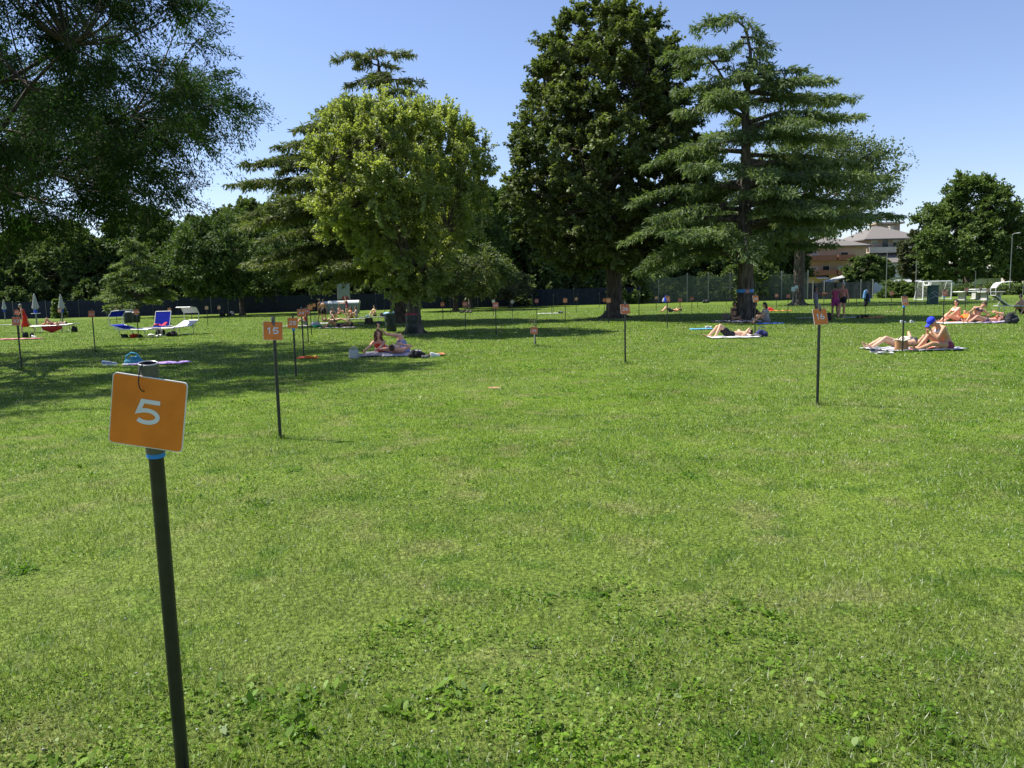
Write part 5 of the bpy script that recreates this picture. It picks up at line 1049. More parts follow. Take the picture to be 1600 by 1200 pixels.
# E sitting woman with the blue cap
p=g3(1482,548); p=V3(p.x,p.y+.1,0)
person(p,'seated woman bending forward in a bright blue cap, hands at her face, right foreground','sunbathers on the lawn',skin=SK_M,fem=True,hair='none',hat=(.02,.04,.55),pelvis=(0,0,.12),spine=(-.12,0,1),chest=(-.52,-.02,.85),front=(-1,-.12,0),head=(-.75,-.02,.55),look=(-.65,-.05,-.8),
  hands=((-.42,-.07,.50),(-.42,.10,.52)),elbow=((-.6,-.3,-1),(-.6,.3,-1)),feet=((-.80,-.16,.05),(-.62,.14,.05)),knee=((-.2,-.1,1),(-.2,.1,1)),wear=(('bikini_top',(.55,.55,.60)),('bikini_bottom',(.20,.04,.08))))
# F seated woman with sunglasses
p=g3(1497,504.5); p=V3(p.x,p.y+.1,0)
person(p,'seated dark-haired woman in sunglasses hugging her knees, left of the leaning woman','sunbathers on the lawn',skin=SK_R,fem=True,hair='bob',glasses=True,pelvis=(.05,0,.12),spine=(-.1,0,1),chest=(-.25,-.05,.95),front=(-1,-.3,0),head=(-.05,0,1),look=(-.7,-.7,0),
  hands=((-.52,-.18,.22),(-.5,-.02,.24)),elbow=((-.2,-.5,-.6),(-.2,.5,-.6)),feet=((-.64,-.12,.05),(-.62,.10,.05)),knee=((-.2,-.1,1),(-.2,.1,1)),wear=(('bikini_top',(.70,.55,.52)),('bikini_bottom',(.10,.09,.12))),voxel=.018)
# G leaning woman
p=g3(1522,505); p=V3(p.x,p.y+.12,0)
person(p,'woman with hair tied up leaning back to the right, orange towel over her knee','sunbathers on the lawn',skin=SK_M,fem=True,hair='bun',hairm=H_CH,pelvis=(.1,0,.12),spine=(.1,0,1),chest=(.45,0,.9),front=(-.5,-1,0),head=(.75,0,.6),look=(.7,-.4,-.5),
  hands=((-.30,-.2,.42),(.35,-.1,.22)),elbow=((-.3,-.3,-.5),(.7,-.2,.2)),feet=((-.40,-.22,.05),(-.25,.12,.05)),knee=((-.2,-.1,1),(-.2,.1,1)),wear=(('bikini_top',(.05,.05,.06)),('bikini_bottom',(.03,.03,.035))),voxel=.018)
# H lying on side behind
p=g3(1541,505); p=V3(p.x,p.y+.1,0)
person(p,'person lying with head to the right, arms raised, next to the leaning woman','sunbathers on the lawn',skin=SK_R,fem=True,hair='long',hairm=H_CH,hands=((.35,-.1,.42),(.5,.1,.38)),elbow=((.6,-.4,-.2),(.6,.4,-.2)),wear=(('bikini_top',(.60,.12,.05)),('bikini_bottom',(.10,.08,.10))),voxel=.018,**{**sup((-1,-.1,0),.78,.74),'head':(1,0,.35)})
# standing trio at the right
p=g3(1274,496)
person(p,'girl in a lilac top and grey shorts stretching her arms towards the orange plate','standing people by the plate',s=.92,skin=SK_D,fem=True,hair='long',pelvis=(.02,0,.84),spine=(-.04,0,1),front=(1,-.45,0),head=(-.1,0,1),look=(.8,-.4,-.1),hands=((.50,-.05,1.16),(-.42,-.05,.86)) if False else ((.50,-.10,1.14),(.48,.12,1.10)),elbow=((.1,-.5,-1),(.1,.5,-1)),
  feet=((-.10,-.06,.07),(.12,.10,.07)),knee=((1,-.5,0),(1,-.5,0)),wear=(('top',(.33,.30,.42)),('shorts',(.22,.26,.24))),voxel=.018)
p=g3(1303.5,497.5)
person(p,'standing person with black hair seen from behind, magenta top and shorts, near the orange plate','standing people by the plate',s=.97,skin=SK_D,hair='bob',pelvis=(.03,0,.88),spine=(0,0,1),front=(0,1,0),look=(-.4,1,-.1),head=(0,.1,1),hands=((.30,.1,.95),(-.42,.12,1.18)),elbow=((.8,0,-.4),(-.8,-.2,-.5)),
  feet=((.16,.0,.07),(-.12,-.05,.07)),knee=((0,1,0),(0,1,0)),wear=(('top',(.34,.05,.12)),('shorts',(.26,.03,.16))),voxel=.018)
p=g3(1316,496.5)
person(p,'man in pale cap and black trunks leaning to the left behind the magenta-clad person','standing people by the plate',s=1.0,skin=SK_R,hair='short',hat=(.42,.42,.42),pelvis=(.05,.1,.90),spine=(-.1,0,1),chest=(-.02,-.02,1),front=(-.8,-.6,0),head=(.12,0,1),look=(-.3,-.8,-.2),hands=((-.50,.0,1.10),(.36,.1,.78)),elbow=((-.5,-.4,-.8),(.8,.3,0)),
  feet=((-.20,-.05,.07),(.14,.15,.07)),knee=((-.6,-.6,0),(-.6,-.6,0)),wear=(('shirt',(.62,.22,.18)),('trunks',(.02,.02,.03))),voxel=.018)
# under the cedar
p=g3(1148,501.5); p=V3(p.x,p.y+.1,0)
person(p,'dark-haired person with crossed legs sitting in shade at the left foot of the right cedar','people in the shade of the right cedar',skin=SK_M,hair='bob',fem=True,pelvis=(0,0,.12),spine=(.05,0,1),front=(-.3,-1,0),head=(-.08,-.15,1),hands=((-.22,-.35,.22),(.22,-.35,.2)),elbow=((-.9,0,-.1),(.9,0,-.1)),cross=True,feet=((.22,-.45,.07),(-.25,-.4,.07)),knee=((-1,-.2,.35),(1,-.2,.35)),wear=(('bikini_top',(.03,.03,.035)),('shorts',(.05,.03,.06))),voxel=.02)
p=g3(1196,505.5); p=V3(p.x,p.y+.1,0)
person(p,'seated black-haired person in a pale grey shirt right of the cedar trunk','people in the shade of the right cedar',skin=SK_M,hair='long',pelvis=(.1,0,.12),spine=(-.12,0,1),front=(-1,-.15,0),head=(-.25,0,1),look=(-1,0,-.25),hands=((-.35,-.12,.28),(-.35,.12,.28)),elbow=((.2,-.5,-.8),(.2,.5,-.8)),feet=((-.55,-.12,.05),(-.5,.15,.05)),knee=((-.1,-.1,1),(-.1,.2,1)),wear=(('shirt',(.36,.33,.31)),('shorts',(.20,.19,.19))),voxel=.02)
p=g3(1186,503); p=V3(p.x,p.y+.5,0)
person(p,'person in black huddled against the right side of the cedar trunk','people in the shade of the right cedar',skin=SK_D,hair='bob',pelvis=(0,0,.12),spine=(-.1,0,1),front=(1,-.4,0),head=(.1,0,1),hands=((.35,-.25,.3),(.35,.1,.3)),elbow=((.2,-.6,-.6),(.2,.6,-.6)),feet=((.5,-.25,.05),(.5,.0,.05)),knee=((0,0,1),(0,0,1)),wear=(('shirt',(.02,.02,.022)),('shorts',(.03,.03,.03))),voxel=.02)
# far sunbather
p=g3(1048,487.5)
person(p,'far sunbather on their back with raised knees between the linden and the cedar','sunbathers on the lawn',skin=SK_R,hair='short',hands=((.4,-.3,.1),(.4,.3,.1)),elbow=((0,-1,.3),(0,1,.3)),wear=(('shorts',(.06,.06,.08)),),voxel=.022,**sup((-1,-.1,0),.6,.66,w=.12))
# children group near the containers
p=g3(500.5,502.5)
person(p,'dark-skinned boy in black shorts standing at left of the group near the grey containers','children near the grey containers',s=.88,skin=SK_D,hair='short',pelvis=(0,0,.80),front=(.9,-.3,0),hands=((-.06,-.2,.74),(.1,.2,.80)),elbow=((-.6,-.5,-.4),(-.3,.8,0)),feet=((-.12,-.1,.06),(.14,.1,.06)),knee=((1,0,0),(1,0,0)),wear=(('shorts',(.02,.02,.025)),),voxel=.02)
p=g3(506.5,503.5)
person(p,'boy with tanned shoulders and black shorts, right one of the standing pair','children near the grey containers',s=.86,skin=SK_M,hair='short',pelvis=(0,0,.78),front=(.2,1,0),hands=((.26,-.05,.72),(-.22,.1,.76)),elbow=((.8,-.3,0),(-.8,-.3,0)),feet=((.12,.0,.06),(-.10,-.05,.06)),knee=((0,1,0),(0,1,0)),wear=(('shorts',(.02,.02,.025)),),voxel=.02)
p=g3(543,498)
person(p,'standing girl with long black hair pointing left, in front of the right grey container','children near the grey containers',s=.95,skin=SK_L,fem=True,hair='long',pelvis=(0,0,.86),spine=(-.05,0,1),front=(-1,-.2,0),hands=((-.55,-.1,1.22),(-.50,.12,1.12)),elbow=((0,-.3,-1),(0,.3,-1)),feet=((-.08,-.08,.06),(.12,.1,.06)),knee=((-1,0,0),(-1,0,0)),wear=(('swimsuit',(.22,.05,.08)),),voxel=.02)
def sitter(px,py,label,group,skin,wear,face=(-.3,-1,0),hair='bob',s=.95,fem=True,lean=0,hairm=None,hands=None):
    p=g3(px,py); f=V3(*face).normalized(); r=V3(-f.y,f.x,0)
    hands=hands or (tuple(f*.38+r*-.12+V3(0,0,.3)),tuple(f*.38+r*.12+V3(0,0,.3)))
    # limb 0 sits on the -R side, R = -(front x spine)
    Rr=-(f.cross(V3(0,0,1)))
    hs=(tuple(f*.38-Rr*.12+V3(0,0,.3)),tuple(f*.38+Rr*.12+V3(0,0,.3))); ft=(tuple(f*.6-Rr*.13+V3(0,0,.05)),tuple(f*.56+Rr*.13+V3(0,0,.05)))
    return person(p,label,group,s=s,skin=skin,hair=hair,hairm=hairm,fem=fem,pelvis=(0,0,.11),spine=(lean,0,1),front=tuple(f),hands=hs,elbow=(tuple(-Rr-V3(0,0,.6)),tuple(Rr-V3(0,0,.6))),feet=ft,knee=(tuple(-Rr*.15+V3(0,0,1)),tuple(Rr*.15+V3(0,0,1))),wear=wear,voxel=.022)
sitter(549,497,'seated girl in orange swimwear right behind the standing girl','children near the grey containers',SK_M,(('bikini_top',(.65,.16,.03)),('bikini_bottom',(.65,.16,.03))),hair='long')
sitter(557,496.5,'seated child leaning to the right at the end of the group','children near the grey containers',SK_L,(('swimsuit',(.35,.3,.32)),),face=(-1,-.2,0),hairm=H_CH)
sitter(520,498.5,'seated child with brown hair in front of the middle grey container','children near the grey containers',SK_M,(('swimsuit',(.20,.22,.24)),),face=(.6,-.8,0))
sitter(530,491.5,'child with raised knees sitting close to the middle grey container','children near the grey containers',SK_R,(('swimsuit',(.55,.2,.15)),),face=(.8,-.3,0))
sitter(585.5,494,'seated person in a yellow top alone above the tree stump','sunbathers on the lawn',SK_L,(('bikini_top',(.55,.48,.08)),('bikini_bottom',(.02,.02,.02))),face=(-.4,-1,0),hair='bun')
sitter(478,508,'red-haired person sitting low between the plates reading 34 and 44','sunbathers on the lawn',SK_R,(('top',(.40,.06,.05)),('shorts',(.3,.3,.32))),face=(-1,-.3,0),hairm=H_BR,hair='long')
p=g3(528,511.5)
person(p,'person lying in a dark swimsuit at the shade edge, feet by the green towel','sunbathers on the lawn',skin=SK_M,hair='long',fem=True,hands=((.3,-.3,.12),(.75,.1,.25)),elbow=((0,-1,.3),(0,.5,1)),wear=(('swimsuit',(.06,.05,.06)),),voxel=.02,**sup((-1,-.1,0),.78,.62))
p=g3(524,503)
person(p,'person lying with arms by the sides on the far towels, head to the left','children near the grey containers',skin=SK_L,hair='bob',hairm=H_BR,fem=True,hands=((-.4,.3,.1),(-.4,-.3,.1)),elbow=((0,1,.3),(0,-1,.3)),wear=(('bikini_top',(.4,.5,.1)),('bikini_bottom',(.02,.02,.02))),voxel=.022,**sup((1,-.1,0),.8,.8))
# left: person in red dress
p=g3(38,519.5)
person(p,'grey-haired person in a flowing red dress behind the plate reading 33','sunbathers on the lawn',s=1.0,skin=SK_M,hair='short',hairm=P('hair_grey',(.2,.2,.19),.6),pelvis=(.12,0,.86),spine=(-.3,0,1),front=(-1,-.4,0),head=(-.35,0,1),look=(-1,-.2,-.2),hands=((-.40,-.1,.80),(.1,-.25,.7)),elbow=((-.3,-.5,-.7),(.6,-.4,0)),feet=((-.12,-.05,.07),(.62,.1,.08)),knee=((-1,0,0),(-1,0,0)),wear=(('dress',(.66,.03,.015)),),voxel=.02)
# on the lounger
p=V3(pD.x,pD.y+.3,.36)
person(p,'sunbather lying on the lounger with the red towel, one knee raised, head to the right','sunbathers on the lawn',skin=SK_M,hair='bob',fem=True,hands=((.3,-.27,.12),(.3,.26,.12)),elbow=((0,-1,.3),(0,1,.3)),wear=(('bikini_top',(.5,.42,.38)),('bikini_bottom',(.2,.03,.05))),voxel=.02,**sup((-1,0,0),.8,.45,w=.08))
sitter(1600,490,'pale-shouldered person in dark shorts sitting at the right picture edge','sunbathers on the lawn',SK_L,(('shorts',(.02,.02,.025)),),face=(-.8,-.5,0),hair='short',fem=False,lean=-.25,s=1.05)
# ================================================================ TOWELS, BAGS AND SMALL THINGS
def towel(px,py,w_,d_,col,label,yaw=0,seed=0,thick=.018,group='towels spread on the lawn',stripe=None,name='towel',loc=None,wv=.03):
    p=loc or at(px,py); g=random.Random(seed+px); n=14;m=8; mb=MB(); vs=[]
    for lay in(1,0):
        for j in range(m+1):
            for i in range(n+1):
                x=(i/n-.5)*w_;y=(j/m-.5)*d_; z=.02+wv*abs(math.sin(x*7+y*5+seed))*abs(math.sin(y*9+seed*2))+(thick if lay else 0)
                vs.append((x+.03*math.sin(y*6+seed),y+.03*math.sin(x*5+seed),z))
    k=(n+1)*(m+1); q=[(j*(n+1)+i,j*(n+1)+i+1,(j+1)*(n+1)+i+1,(j+1)*(n+1)+i) for j in range(m) for i in range(n)]
    e=[]
    for i in range(n): e+=[(i,k+i,k+i+1,i+1),(m*(n+1)+i+1,k+m*(n+1)+i+1,k+m*(n+1)+i,m*(n+1)+i)]
    for j in range(m): a=j*(n+1);b=(j+1)*(n+1); e+=[(b,k+b,k+a,a),(a+n,k+a+n,k+b+n,b+n)]
    mb.add(vs,q+[tuple(v+k for v in reversed(f)) for f in q]+e,True)
    mt=cloth(col,'towel')
    if stripe:
        key=('s',)+tuple(col)+tuple(stripe)
        if key not in _cl:
            mm,nn,ll,bb=new_mat('towel_striped_%d'%len(_cl)); tc=nn.new('ShaderNodeTexCoord'); wt=nn.new('ShaderNodeTexWave'); wt.bands_direction='Y'; wt.inputs['Scale'].default_value=1.6; ll.new(tc.outputs['Object'],wt.inputs[0])
            rp=nn.new('ShaderNodeValToRGB'); rp.color_ramp.interpolation='CONSTANT'; rp.color_ramp.elements[0].color=(*col,1); rp.color_ramp.elements[1].color=(*stripe,1); rp.color_ramp.elements[1].position=.5
            ll.new(wt.outputs['Fac'],rp.inputs[0]); ll.new(rp.outputs[0],bb.inputs['Base Color']); bb.inputs['Roughness'].default_value=.9; _cl[key]=mm
        mt=_cl[key]
    o=mb.build(name,mt); o.location=p; o.rotation_euler.z=yaw; return tag(o,label,'towel',group)
def bag(px,py,w_,h,d_,col,label,kind='tote',yaw=0,name='bag',group='bags lying on the lawn',loc=None,strap=True,col2=None):
    p=loc or at(px,py); t=thing(name,p,label,'bag',group,rz=yaw); g=random.Random(px); mb=MB()
    if kind=='tote':
        n=20; rows=[(0,.86,.8),(.1,1,1),(.5,1.02,.85),(.85,.98,.6),(1,.95,.42)]; vs=[];fs=[]
        for z,sx,sy in rows:
            for k in range(n):
                a=2*math.pi*k/n; c_,s_=math.cos(a),math.sin(a); r_=1/max(abs(c_)**3+abs(s_)**3,.001)**(1/3.); vs.append((c_*r_*w_/2*sx*.9+g.uniform(-1,1)*.01,s_*r_*d_/2*sy*.9,z*h+(.04*h*math.sin(2*a) if z==1 else 0)))
        fs=[(i*n+k,i*n+(k+1)%n,(i+1)*n+(k+1)%n,(i+1)*n+k) for i in range(4) for k in range(n)]+[tuple(range(n-1,-1,-1))]
        mb.add(vs,fs,True); mb.add([(v[0]*.95,v[1]*.9,v[2]-.015) for v in vs[-n:]],[tuple(range(n))])
    else:
        rows=6
        for k in range(7): a=g.uniform(-.5,.5); mb.cone((a*w_*.75,g.uniform(-.2,.2)*d_,h*.32),(a*w_*.6+g.uniform(-.05,.05),g.uniform(-.1,.1)*d_,h*g.uniform(.45,.72)),min(d_,h)*.36,min(d_,h)*.25,10)
    if kind=='tote': mb.build('bag_body',cloth(col,'bag'),t)
    else: remesh_obj(mb,'bag_body',cloth(col,'bag'),t,.025,noise=.006,smooth=2)
    if strap:
        for s in(-1,1):
            st=MB(); st.tube([(-w_*.22,s*d_*.2,h*.9),(-w_*.18,s*d_*.25,h*1.18),(0,s*d_*.27,h*1.3),(w_*.18,s*d_*.25,h*1.18),(w_*.22,s*d_*.2,h*.9)],.008,6); st.build('strap',cloth(col2 or col,'strap'),t)
    return t
def backpack(px,py,w_,h,col,label,yaw=0,lean=20):
    p=at(px,py); t=thing('backpack',p,label,'backpack','bags lying on the lawn',rz=yaw); mb=MB(); Rm=Matrix.Rotation(R(-lean),3,'Y')
    mb.cone(Rm@V3(-w_*.2,0,h*.28),Rm@V3(-w_*.1,0,h*.72),w_*.34,w_*.24); mb.cone(Rm@V3(w_*.18,0,h*.25),Rm@V3(0,0,h*.7),w_*.32,w_*.22); mb.box(Rm@V3(0,0,h*.35),(w_*.9,w_*.5,h*.6),rot=Rm,bev=.05)
    remesh_obj(mb,'pack_body',cloth(col,'pack'),t,.018,noise=.003,smooth=5)
    mb=MB(); mb.box(Rm@V3(0,-w_*.36,h*.3),(w_*.6,.07,h*.35),rot=Rm,bev=.03); mb.build('front_pocket',cloth(tuple(c*1.5 for c in col),'pocket'),t)
    for s in(-1,1): mb=MB(); mb.tube([Rm@V3(s*w_*.2,w_*.25,h*.85),Rm@V3(s*w_*.25,w_*.42,h*.5),Rm@V3(s*w_*.25,w_*.25,h*.1)],.014,6); mb.build('strap',cloth(col,'pack'),t)
    return t
def shoe(px,py,col,label,yaw=0,group='shoes on the lawn',sc_=1):
    p=at(px,py); t=thing('shoe',p,label,'shoe',group,rz=yaw); L=.27*sc_; 
    mb=MB(); mb.cone((-L*.34,0,.02),(L*.36,0,.02),.035,.04,10); mb.build('sole',M_WHITE,t)
    mb=MB(); mb.cone((-L*.34,0,.06),(L*.30,0,.045),.04,.036,10); mb.cone((-L*.36,0,.09),(-L*.1,0,.07),.034,.034,10); mb.build('upper',cloth(col,'shoe'),t)
T=towel
# under the two foreground friends
p=at(588,558); T(588,558,1.0,1.5,(.16,.16,.20),'dark grey towel under the auburn-haired woman',loc=V3(p.x,p.y+.75,0))
p=at(624,557); T(624,557,.85,1.6,(.35,.33,.40),'grey-lilac towel under the person with crossed legs',loc=V3(p.x,p.y+.65,0),seed=2)
bag(553,560.5,.30,.24,.2,(.40,.41,.38),'pale grey patterned beach bag left of the auburn-haired woman',yaw=R(-15),col2=(.5,.5,.5))
bag(652,559.5,.50,.24,.3,(.012,.012,.015),'black crumpled bag right of the person with crossed legs','soft',strap=False)
bag(665,560,.22,.12,.16,(.09,.09,.10),'small dark pouch beside the black crumpled bag','soft',strap=False)
shoe(680,557.5,(.75,.75,.74),'white shoe lying right of the dark pouch',R(15)); T(684,556,.42,.3,(.62,.27,.10),'small orange cloth beyond the white shoe',seed=4,wv=.05)
# book of B
t=thing('magazine',at(612,558)+V3(0.03,.10,.27),'open tan magazine held over the chest of the person with crossed legs','magazine'); 
mb=MB()
for s in(-1,1): mb.box((s*.08,0,.04),(.18,.24,.008),rot=Matrix.Rotation(R(s*28),3,'Y'))
mb.build('pages',cloth((.55,.36,.22),'paper'),t)
# C
p=at(1145,529); T(1145,529,1.5,.75,(.60,.58,.58),'white towel under the man in black trunks',loc=V3(p.x+.1,p.y+.28,0),yaw=R(-4),seed=3)
p=at(1175,527); T(1175,527,.62,.4,(.68,.52,.48),'pale pink folded towel behind the head of the man in black trunks',loc=V3(p.x,p.y+.1,0),seed=5,wv=.08)
bag(1190,526.5,.44,.26,.3,(.03,.035,.13),'dark blue bag beside the lying man\'s head','soft',strap=True); T(1096,515,.9,.5,(.10,.35,.55),'light blue mat on the grass left of the cedar',seed=6,wv=.01); bag(1107,513.5,.3,.14,.2,(.40,.40,.38),'small grey bundle on the right end of the light blue mat','soft',strap=False)
# D/E
p=at(1450,549); T(1450,549,1.9,.85,(.60,.60,.62),'white and dark striped towel under the two women at the right',loc=V3(p.x,p.y+.35,0),stripe=(.10,.11,.14),seed=7,yaw=R(3))
p=at(1412,547); T(1385,547,.9,.6,(.62,.62,.63),'pale towel under the legs of the lying woman',loc=V3(p.x-.35,p.y+.3,0),seed=8,stripe=(.2,.22,.25))
T(1410,549,.4,.3,(.65,.12,.08),'small red cloth under the tan beach bag',seed=9)
WB=at(1415,551)+V3(0.02,.24,0); bag(1413,550.5,.36,.27,.2,(.42,.21,.09),'tan wicker beach bag at the foot of the post reading 27',yaw=R(10),col2=(.2,.1,.05),loc=WB); T(1413,549,.30,.17,(.55,.52,.42),'pale scarf spilling over the tan bag',loc=WB+V3(0.02,0,.23),seed=10,wv=.10,group='cloths on bags')
T(1448,547.5,.5,.3,(.75,.22,.12),'coral cloth between the two women at the right',seed=11,wv=.06)
for k,(a,b_) in enumerate([(1366,551),(1374,553)]): shoe(a,b_,(.10,.10,.12),['left dark sandal in front of the lying woman\'s feet','right dark sandal in front of the lying woman\'s feet'][k],R(20+k*15))
T(1384,553.5,.35,.18,(.70,.70,.68),'small white cloth right of the dark sandals',seed=12)
# F,G,H
p=at(1520,505.5); T(1520,505.5,2.3,.95,(.68,.66,.66),'white towel under the three women at the right',loc=V3(p.x,p.y+.3,0),seed=13); T(1481,505,1.0,.4,(.75,.25,.10),'orange towel at the feet of the woman in sunglasses',seed=14)
p=at(1513,505); T(1513,505,.5,.34,(.85,.21,.03),'bright orange towel hanging over the leaning woman\'s legs',loc=V3(p.x,p.y+.0,.18),seed=15,wv=.15)
T(1558,505,1.0,.6,(.30,.22,.42),'lilac towel at the right end of the white towel',seed=16); T(1568,504.5,.35,.2,(.7,.7,.7),'small white cloth on the lilac towel',seed=17,loc=at(1568,504.5)+V3(0,0,.03))
backpack(1582,505.5,.5,.46,(.02,.022,.028),'black backpack lying right of the lilac towel',R(10),15)
shoe(1411,505,(.55,.56,.58),'left pale shoe in the cedar shadow, right of the trio',R(5)); shoe(1425,504.5,(.60,.60,.62),'right pale shoe in the cedar shadow, near the left one',R(40),sc_=1.3)
# cedar group
T(1140,503.5,1.6,.6,(.42,.38,.38),'pale rumpled blanket left of the cedar foot',seed=18,wv=.06); T(1167,504.5,1.3,.5,(.45,.40,.48),'lilac-grey towel in front of the cedar foot',seed=19,wv=.06); T(1203,506.5,1.1,.5,(.05,.15,.50),'blue towel under the person in the pale grey shirt',seed=20)
bag(1134,500,.42,.32,.25,(.25,.21,.17),'brown and cream bag left of the cross-legged person',yaw=R(20)); bag(1178,505,.22,.3,.16,(.32,.34,.36),'small grey bag by the cedar post','soft',strap=False)
T(1214,486.5,1.9,.5,(.85,.28,.08),'long orange towel in the sun right of the cedar',seed=21); bag(1203,486.5,.65,.3,.25,(.55,.03,.05),'red bag at the left end of the long orange towel','soft',strap=False)
bag(1292,501,.42,.34,.28,(.015,.015,.017),'black bag standing left of the magenta-clad person','tote'); T(1270,498,1.5,.4,(.45,.44,.42),'pale mat under the feet of the girl in the lilac top',seed=22)
T(1330,497,.9,.35,(.45,.47,.48),'pale grey mat right of the man in the cap',seed=23); bag(1347,497.5,.66,.2,.3,(.012,.012,.013),'flat black bag below the hung clothes','soft',strap=False); T(1364,497,1.1,.35,(.80,.24,.10),'orange mat right of the flat black bag',seed=24)
# clothes on post 60
b=at(1352.5,490); t=thing('hanging_clothes',b,'blue and black clothes hung over the post with the small orange plate','clothes'); hT=top_z(b,452)
mb=MB(); mb.cone((-.10,-.08,hT*.92),(-.13,-.08,hT*.66),.07,.09); mb.cone((-.02,-.08,hT*.95),(-.06,-.08,hT*.8),.05,.07); remesh_obj(mb,'towel_blue',cloth((.12,.28,.5)),t,.025,noise=.01,smooth=2)
mb=MB(); mb.cone((-.0,-.07,hT*.80),(-.05,-.07,hT*.38),.10,.11); mb.cone((.06,-.05,hT*.75),(.03,-.06,hT*.42),.09,.06); remesh_obj(mb,'jacket_black',cloth((.012,.012,.016)),t,.025,noise=.01,smooth=2)
mb=MB(); mb.cone((.14,-.05,hT*.75),(.16,-.05,hT*.5),.05,.05); remesh_obj(mb,'sleeve_blue',cloth((.03,.10,.42)),t,.025,noise=.01,smooth=2)
# bag on post 47
b=at(1042.5,514); hT=top_z(b,462); t=thing('hanging_bag',b+V3(-.14,-.03,0),'blue and white bag hanging left of the orange plate right of the linden','bag')
mb=MB(); mb.cone((.05,0,hT*.92),(.05,0,hT*.84),.045,.075); remesh_obj(mb,'bag_front',cloth((.03,.08,.55)),t,.02,noise=.005,smooth=2)
mb=MB(); mb.cone((.0,.02,hT*.92),(-.02,.02,hT*.84),.03,.045); remesh_obj(mb,'bag_side',cloth((.6,.62,.65)),t,.02,smooth=2); mb=MB(); mb.tube([(0,0,hT*.93),(.06,0,hT*1.0),(.14,.03,hT*1.01)],.008,5); mb.build('strap',cloth((.03,.08,.55)),t)
# cloth cover on 48 pole top: camera-left towels
T(225,569.5,1.4,.55,(.32,.24,.52),'purple-lilac towel lying in the shade behind the near sign',loc=at(250,569.5),seed=25,stripe=(.42,.25,.55)); 
b=at(208,571); t=thing('beach_bag',b,'teal beach bag with looped handle in the shade behind the near sign','bag')
mb=MB(); mb.cone((-.12,0,.08),(.14,0,.08),.10,.12); mb.cone((-.02,0,.14),(.12,0,.15),.09,.09); remesh_obj(mb,'bag_body',cloth((.04,.20,.30)),t,.02,noise=.006,smooth=3)
mb=MB(); mb.tube([(-.18,0,.10),(-.14,-.03,.24),(0,-.04,.33),(.12,-.03,.30),(.2,0,.16)],.022,8); mb.build('handle',cloth((.06,.33,.50)),t); mb=MB(); mb.cone((-.2,-.1,.03),(.1,-.14,.03),.03,.035); mb.build('side_pocket',cloth((.45,.48,.55)),t)
shoe(168,570.5,(.16,.22,.38),'left blue-grey shoe in the shade',R(10)); shoe(175,571,(.30,.34,.45),'right blue-grey shoe in the shade',R(35))
T(479,561,.55,.25,(.70,.12,.05),'small red towel at the foot of the post reading 34',seed=27); T(486,560.5,.28,.2,(.70,.55,.05),'small yellow cloth right of the small red towel',seed=28,loc=at(486,560.5)+V3(0,0,.03)); 
# left group things
T(20,531,2.6,.6,(.62,.22,.24),'long pink-red towel at the left edge below the plate reading 33',seed=29); bag(40,527.5,.30,.26,.2,(.012,.012,.014),'left dark boot bag on the end of the pink-red towel','tote',strap=False); bag(50,526.5,.2,.2,.2,(.03,.03,.035),'right dark pouch on the end of the pink-red towel','tote',strap=False)
shoe(53,527.5,(.8,.8,.78),'white trainer at the right end of the pink-red towel',R(-20),sc_=1.2); T(2,508.5,2.4,.5,(.6,.6,.55),'pale far mat at the left picture edge',seed=30)
b=V3(pD.x,pD.y+.3,0); mb=MB(); vs=[]
for i in range(13):
    x=-.45+1.15*i/12; lo=.10+.07*math.cos(i*.55)+(.12 if i in(0,12) else 0); vs+=[(x,-.345,.39),(x+.01,-.36-.02*math.sin(i*1.9),lo),(x,-.33,.385),(x+.01,-.345-.02*math.sin(i*1.9),lo)]
mb.add(vs,[(4*i,4*i+1,4*i+5,4*i+4) for i in range(12)]+[(4*i+2,4*i+6,4*i+7,4*i+3) for i in range(12)]+[(4*i+1,4*i+3,4*i+7,4*i+5) for i in range(12)],True)
mb.add([(-.45,-.35,.40),(.7,-.35,.40),(.7,.33,.40),(-.45,.33,.40),(-.45,-.35,.412),(.7,-.35,.412),(.7,.33,.412),(-.45,.33,.412)],[(4,5,6,7),(0,3,2,1),(0,1,5,4)])
o=mb.build('towel',cloth((.36,.02,.03),'towel')); o.location=b; tag(o,'dark red towel draped over the side of the sunbather\'s lounger','towel')
backpack(117,519,.34,.40,(.012,.012,.014),'small black pointed bag right of the red-towel lounger',0,5)
# blue loungers' things
bag(208,528,.6,.22,.35,(.55,.03,.02),'red bag under the blue loungers','soft',strap=False); bag(195,528,.4,.2,.3,(.015,.015,.016),'black bag left of the red bag under the blue loungers','soft',strap=False); bag(219,528,.35,.2,.3,(.02,.02,.02),'black bag right of the red bag under the blue loungers','soft',strap=False)
T(242,526.5,.42,.34,(.8,.8,.78),'white cloth lying right of the blue loungers',seed=31,wv=.12); bag(250,523,.5,.34,.3,(.02,.02,.022),'black bag between blue and white loungers','soft'); bag(268,526,.75,.3,.35,(.012,.012,.013),'black bag under the white lounger','soft')
T(226,520,.34,.24,(.72,.03,.05),'bright red cloth on the blue lounger seat',loc=V3(pB.x+.25,pB.y+1.55,.42),seed=32,wv=.16,group='cloths on loungers'); T(220,520,.3,.24,(.65,.10,.08),'crumpled red and pink cloth at the left on the blue lounger seat',loc=V3(pB.x-.08,pB.y+1.5,.42),seed=33,wv=.1,group='cloths on loungers')
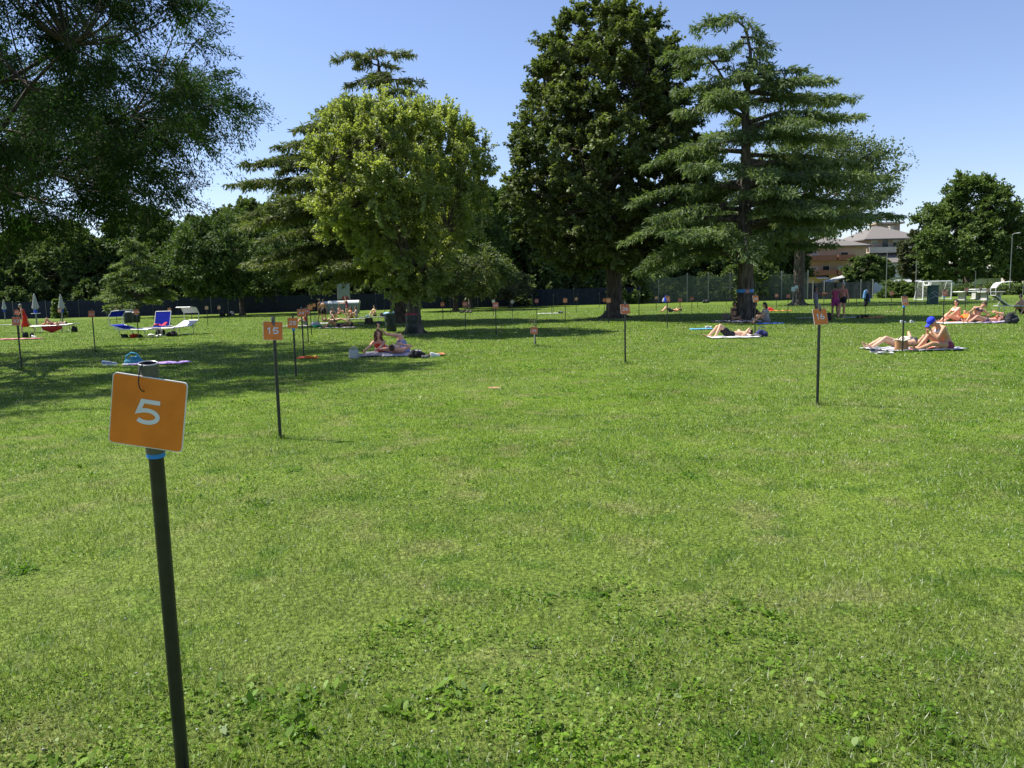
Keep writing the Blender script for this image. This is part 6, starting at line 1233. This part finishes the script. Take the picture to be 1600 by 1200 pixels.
# group in the middle
T(508,506,1.3,.5,(.55,.55,.56),'white towel behind the boys\' feet',seed=34); T(503,511.5,1.0,.45,(.04,.5,.22),'green towel at the feet of the person lying at the shade edge',seed=35,wv=.12); T(528,513,1.9,.5,(.33,.30,.32),'grey towel under the person in the dark swimsuit',seed=36); T(540,499.5,3.2,.8,(.30,.29,.30),'long grey blanket under the group of children',seed=37)
T(475,510,2.2,.6,(.50,.46,.50),'pale mat between the plates reading 25 and 34',seed=38); bag(493,509.5,.55,.28,.3,(.5,.52,.56),'white bag on the pale mat by the plate reading 44','soft'); T(516,501,1.1,.4,(.2,.5,.45),'pale turquoise towel by the boys',seed=39)
T(588,496,2.6,.5,(.22,.22,.26),'dark grey towel under the person in the yellow top',seed=40); bag(575,495.5,.4,.2,.3,(.12,.30,.38),'teal bundle behind the tree stump','soft',strap=False); bag(592,506,.5,.18,.35,(.10,.12,.24),'dark blue bundle right of the tree stump','soft',strap=False); backpack(598,494.5,.4,.32,(.02,.02,.025),'black pointed backpack at the right end of the dark grey towel')
# far objects
T(856.5,490.5,1.5,.6,(.7,.7,.68),'white towel far out left of the two bare posts',seed=41); bag(876,489.5,.42,.2,.25,(.10,.10,.12),'dark and white bundle far right of the white towel','soft',strap=False); 
t=thing('wooden_stake',at(862.5,491),'thin brown wooden stake beside the far white towel','stake'); mb=MB(); mb.tube([(0,0,-.05),(0,0,.68)],.025,6); mb.build('stake_shaft',BARK,t)
bag(1103,473.5,.8,.42,.5,(.03,.03,.03),'dark heap before the tall net at the far end','soft',strap=False); bag(726,489,.9,.28,.4,(.05,.045,.04),'dark heap at the foot of the low dark tree','soft',strap=False); bag(733,489,.6,.24,.4,(.13,.11,.10),'brownish heap right of the dark heap under the low tree','soft',strap=False)
bag(350,494,1.5,.5,.5,(.03,.03,.03),'dark heap of bags left of the round dark tree\'s trunk','soft',strap=False); bag(361,493.5,.8,.55,.4,(.45,.45,.42),'pale bag heap close to the round dark tree\'s trunk','soft',strap=False)
bag(1547,505,.3,.2,.2,(.16,.08,.05),'small brown bag behind the person with the book','soft',strap=False) if False else None
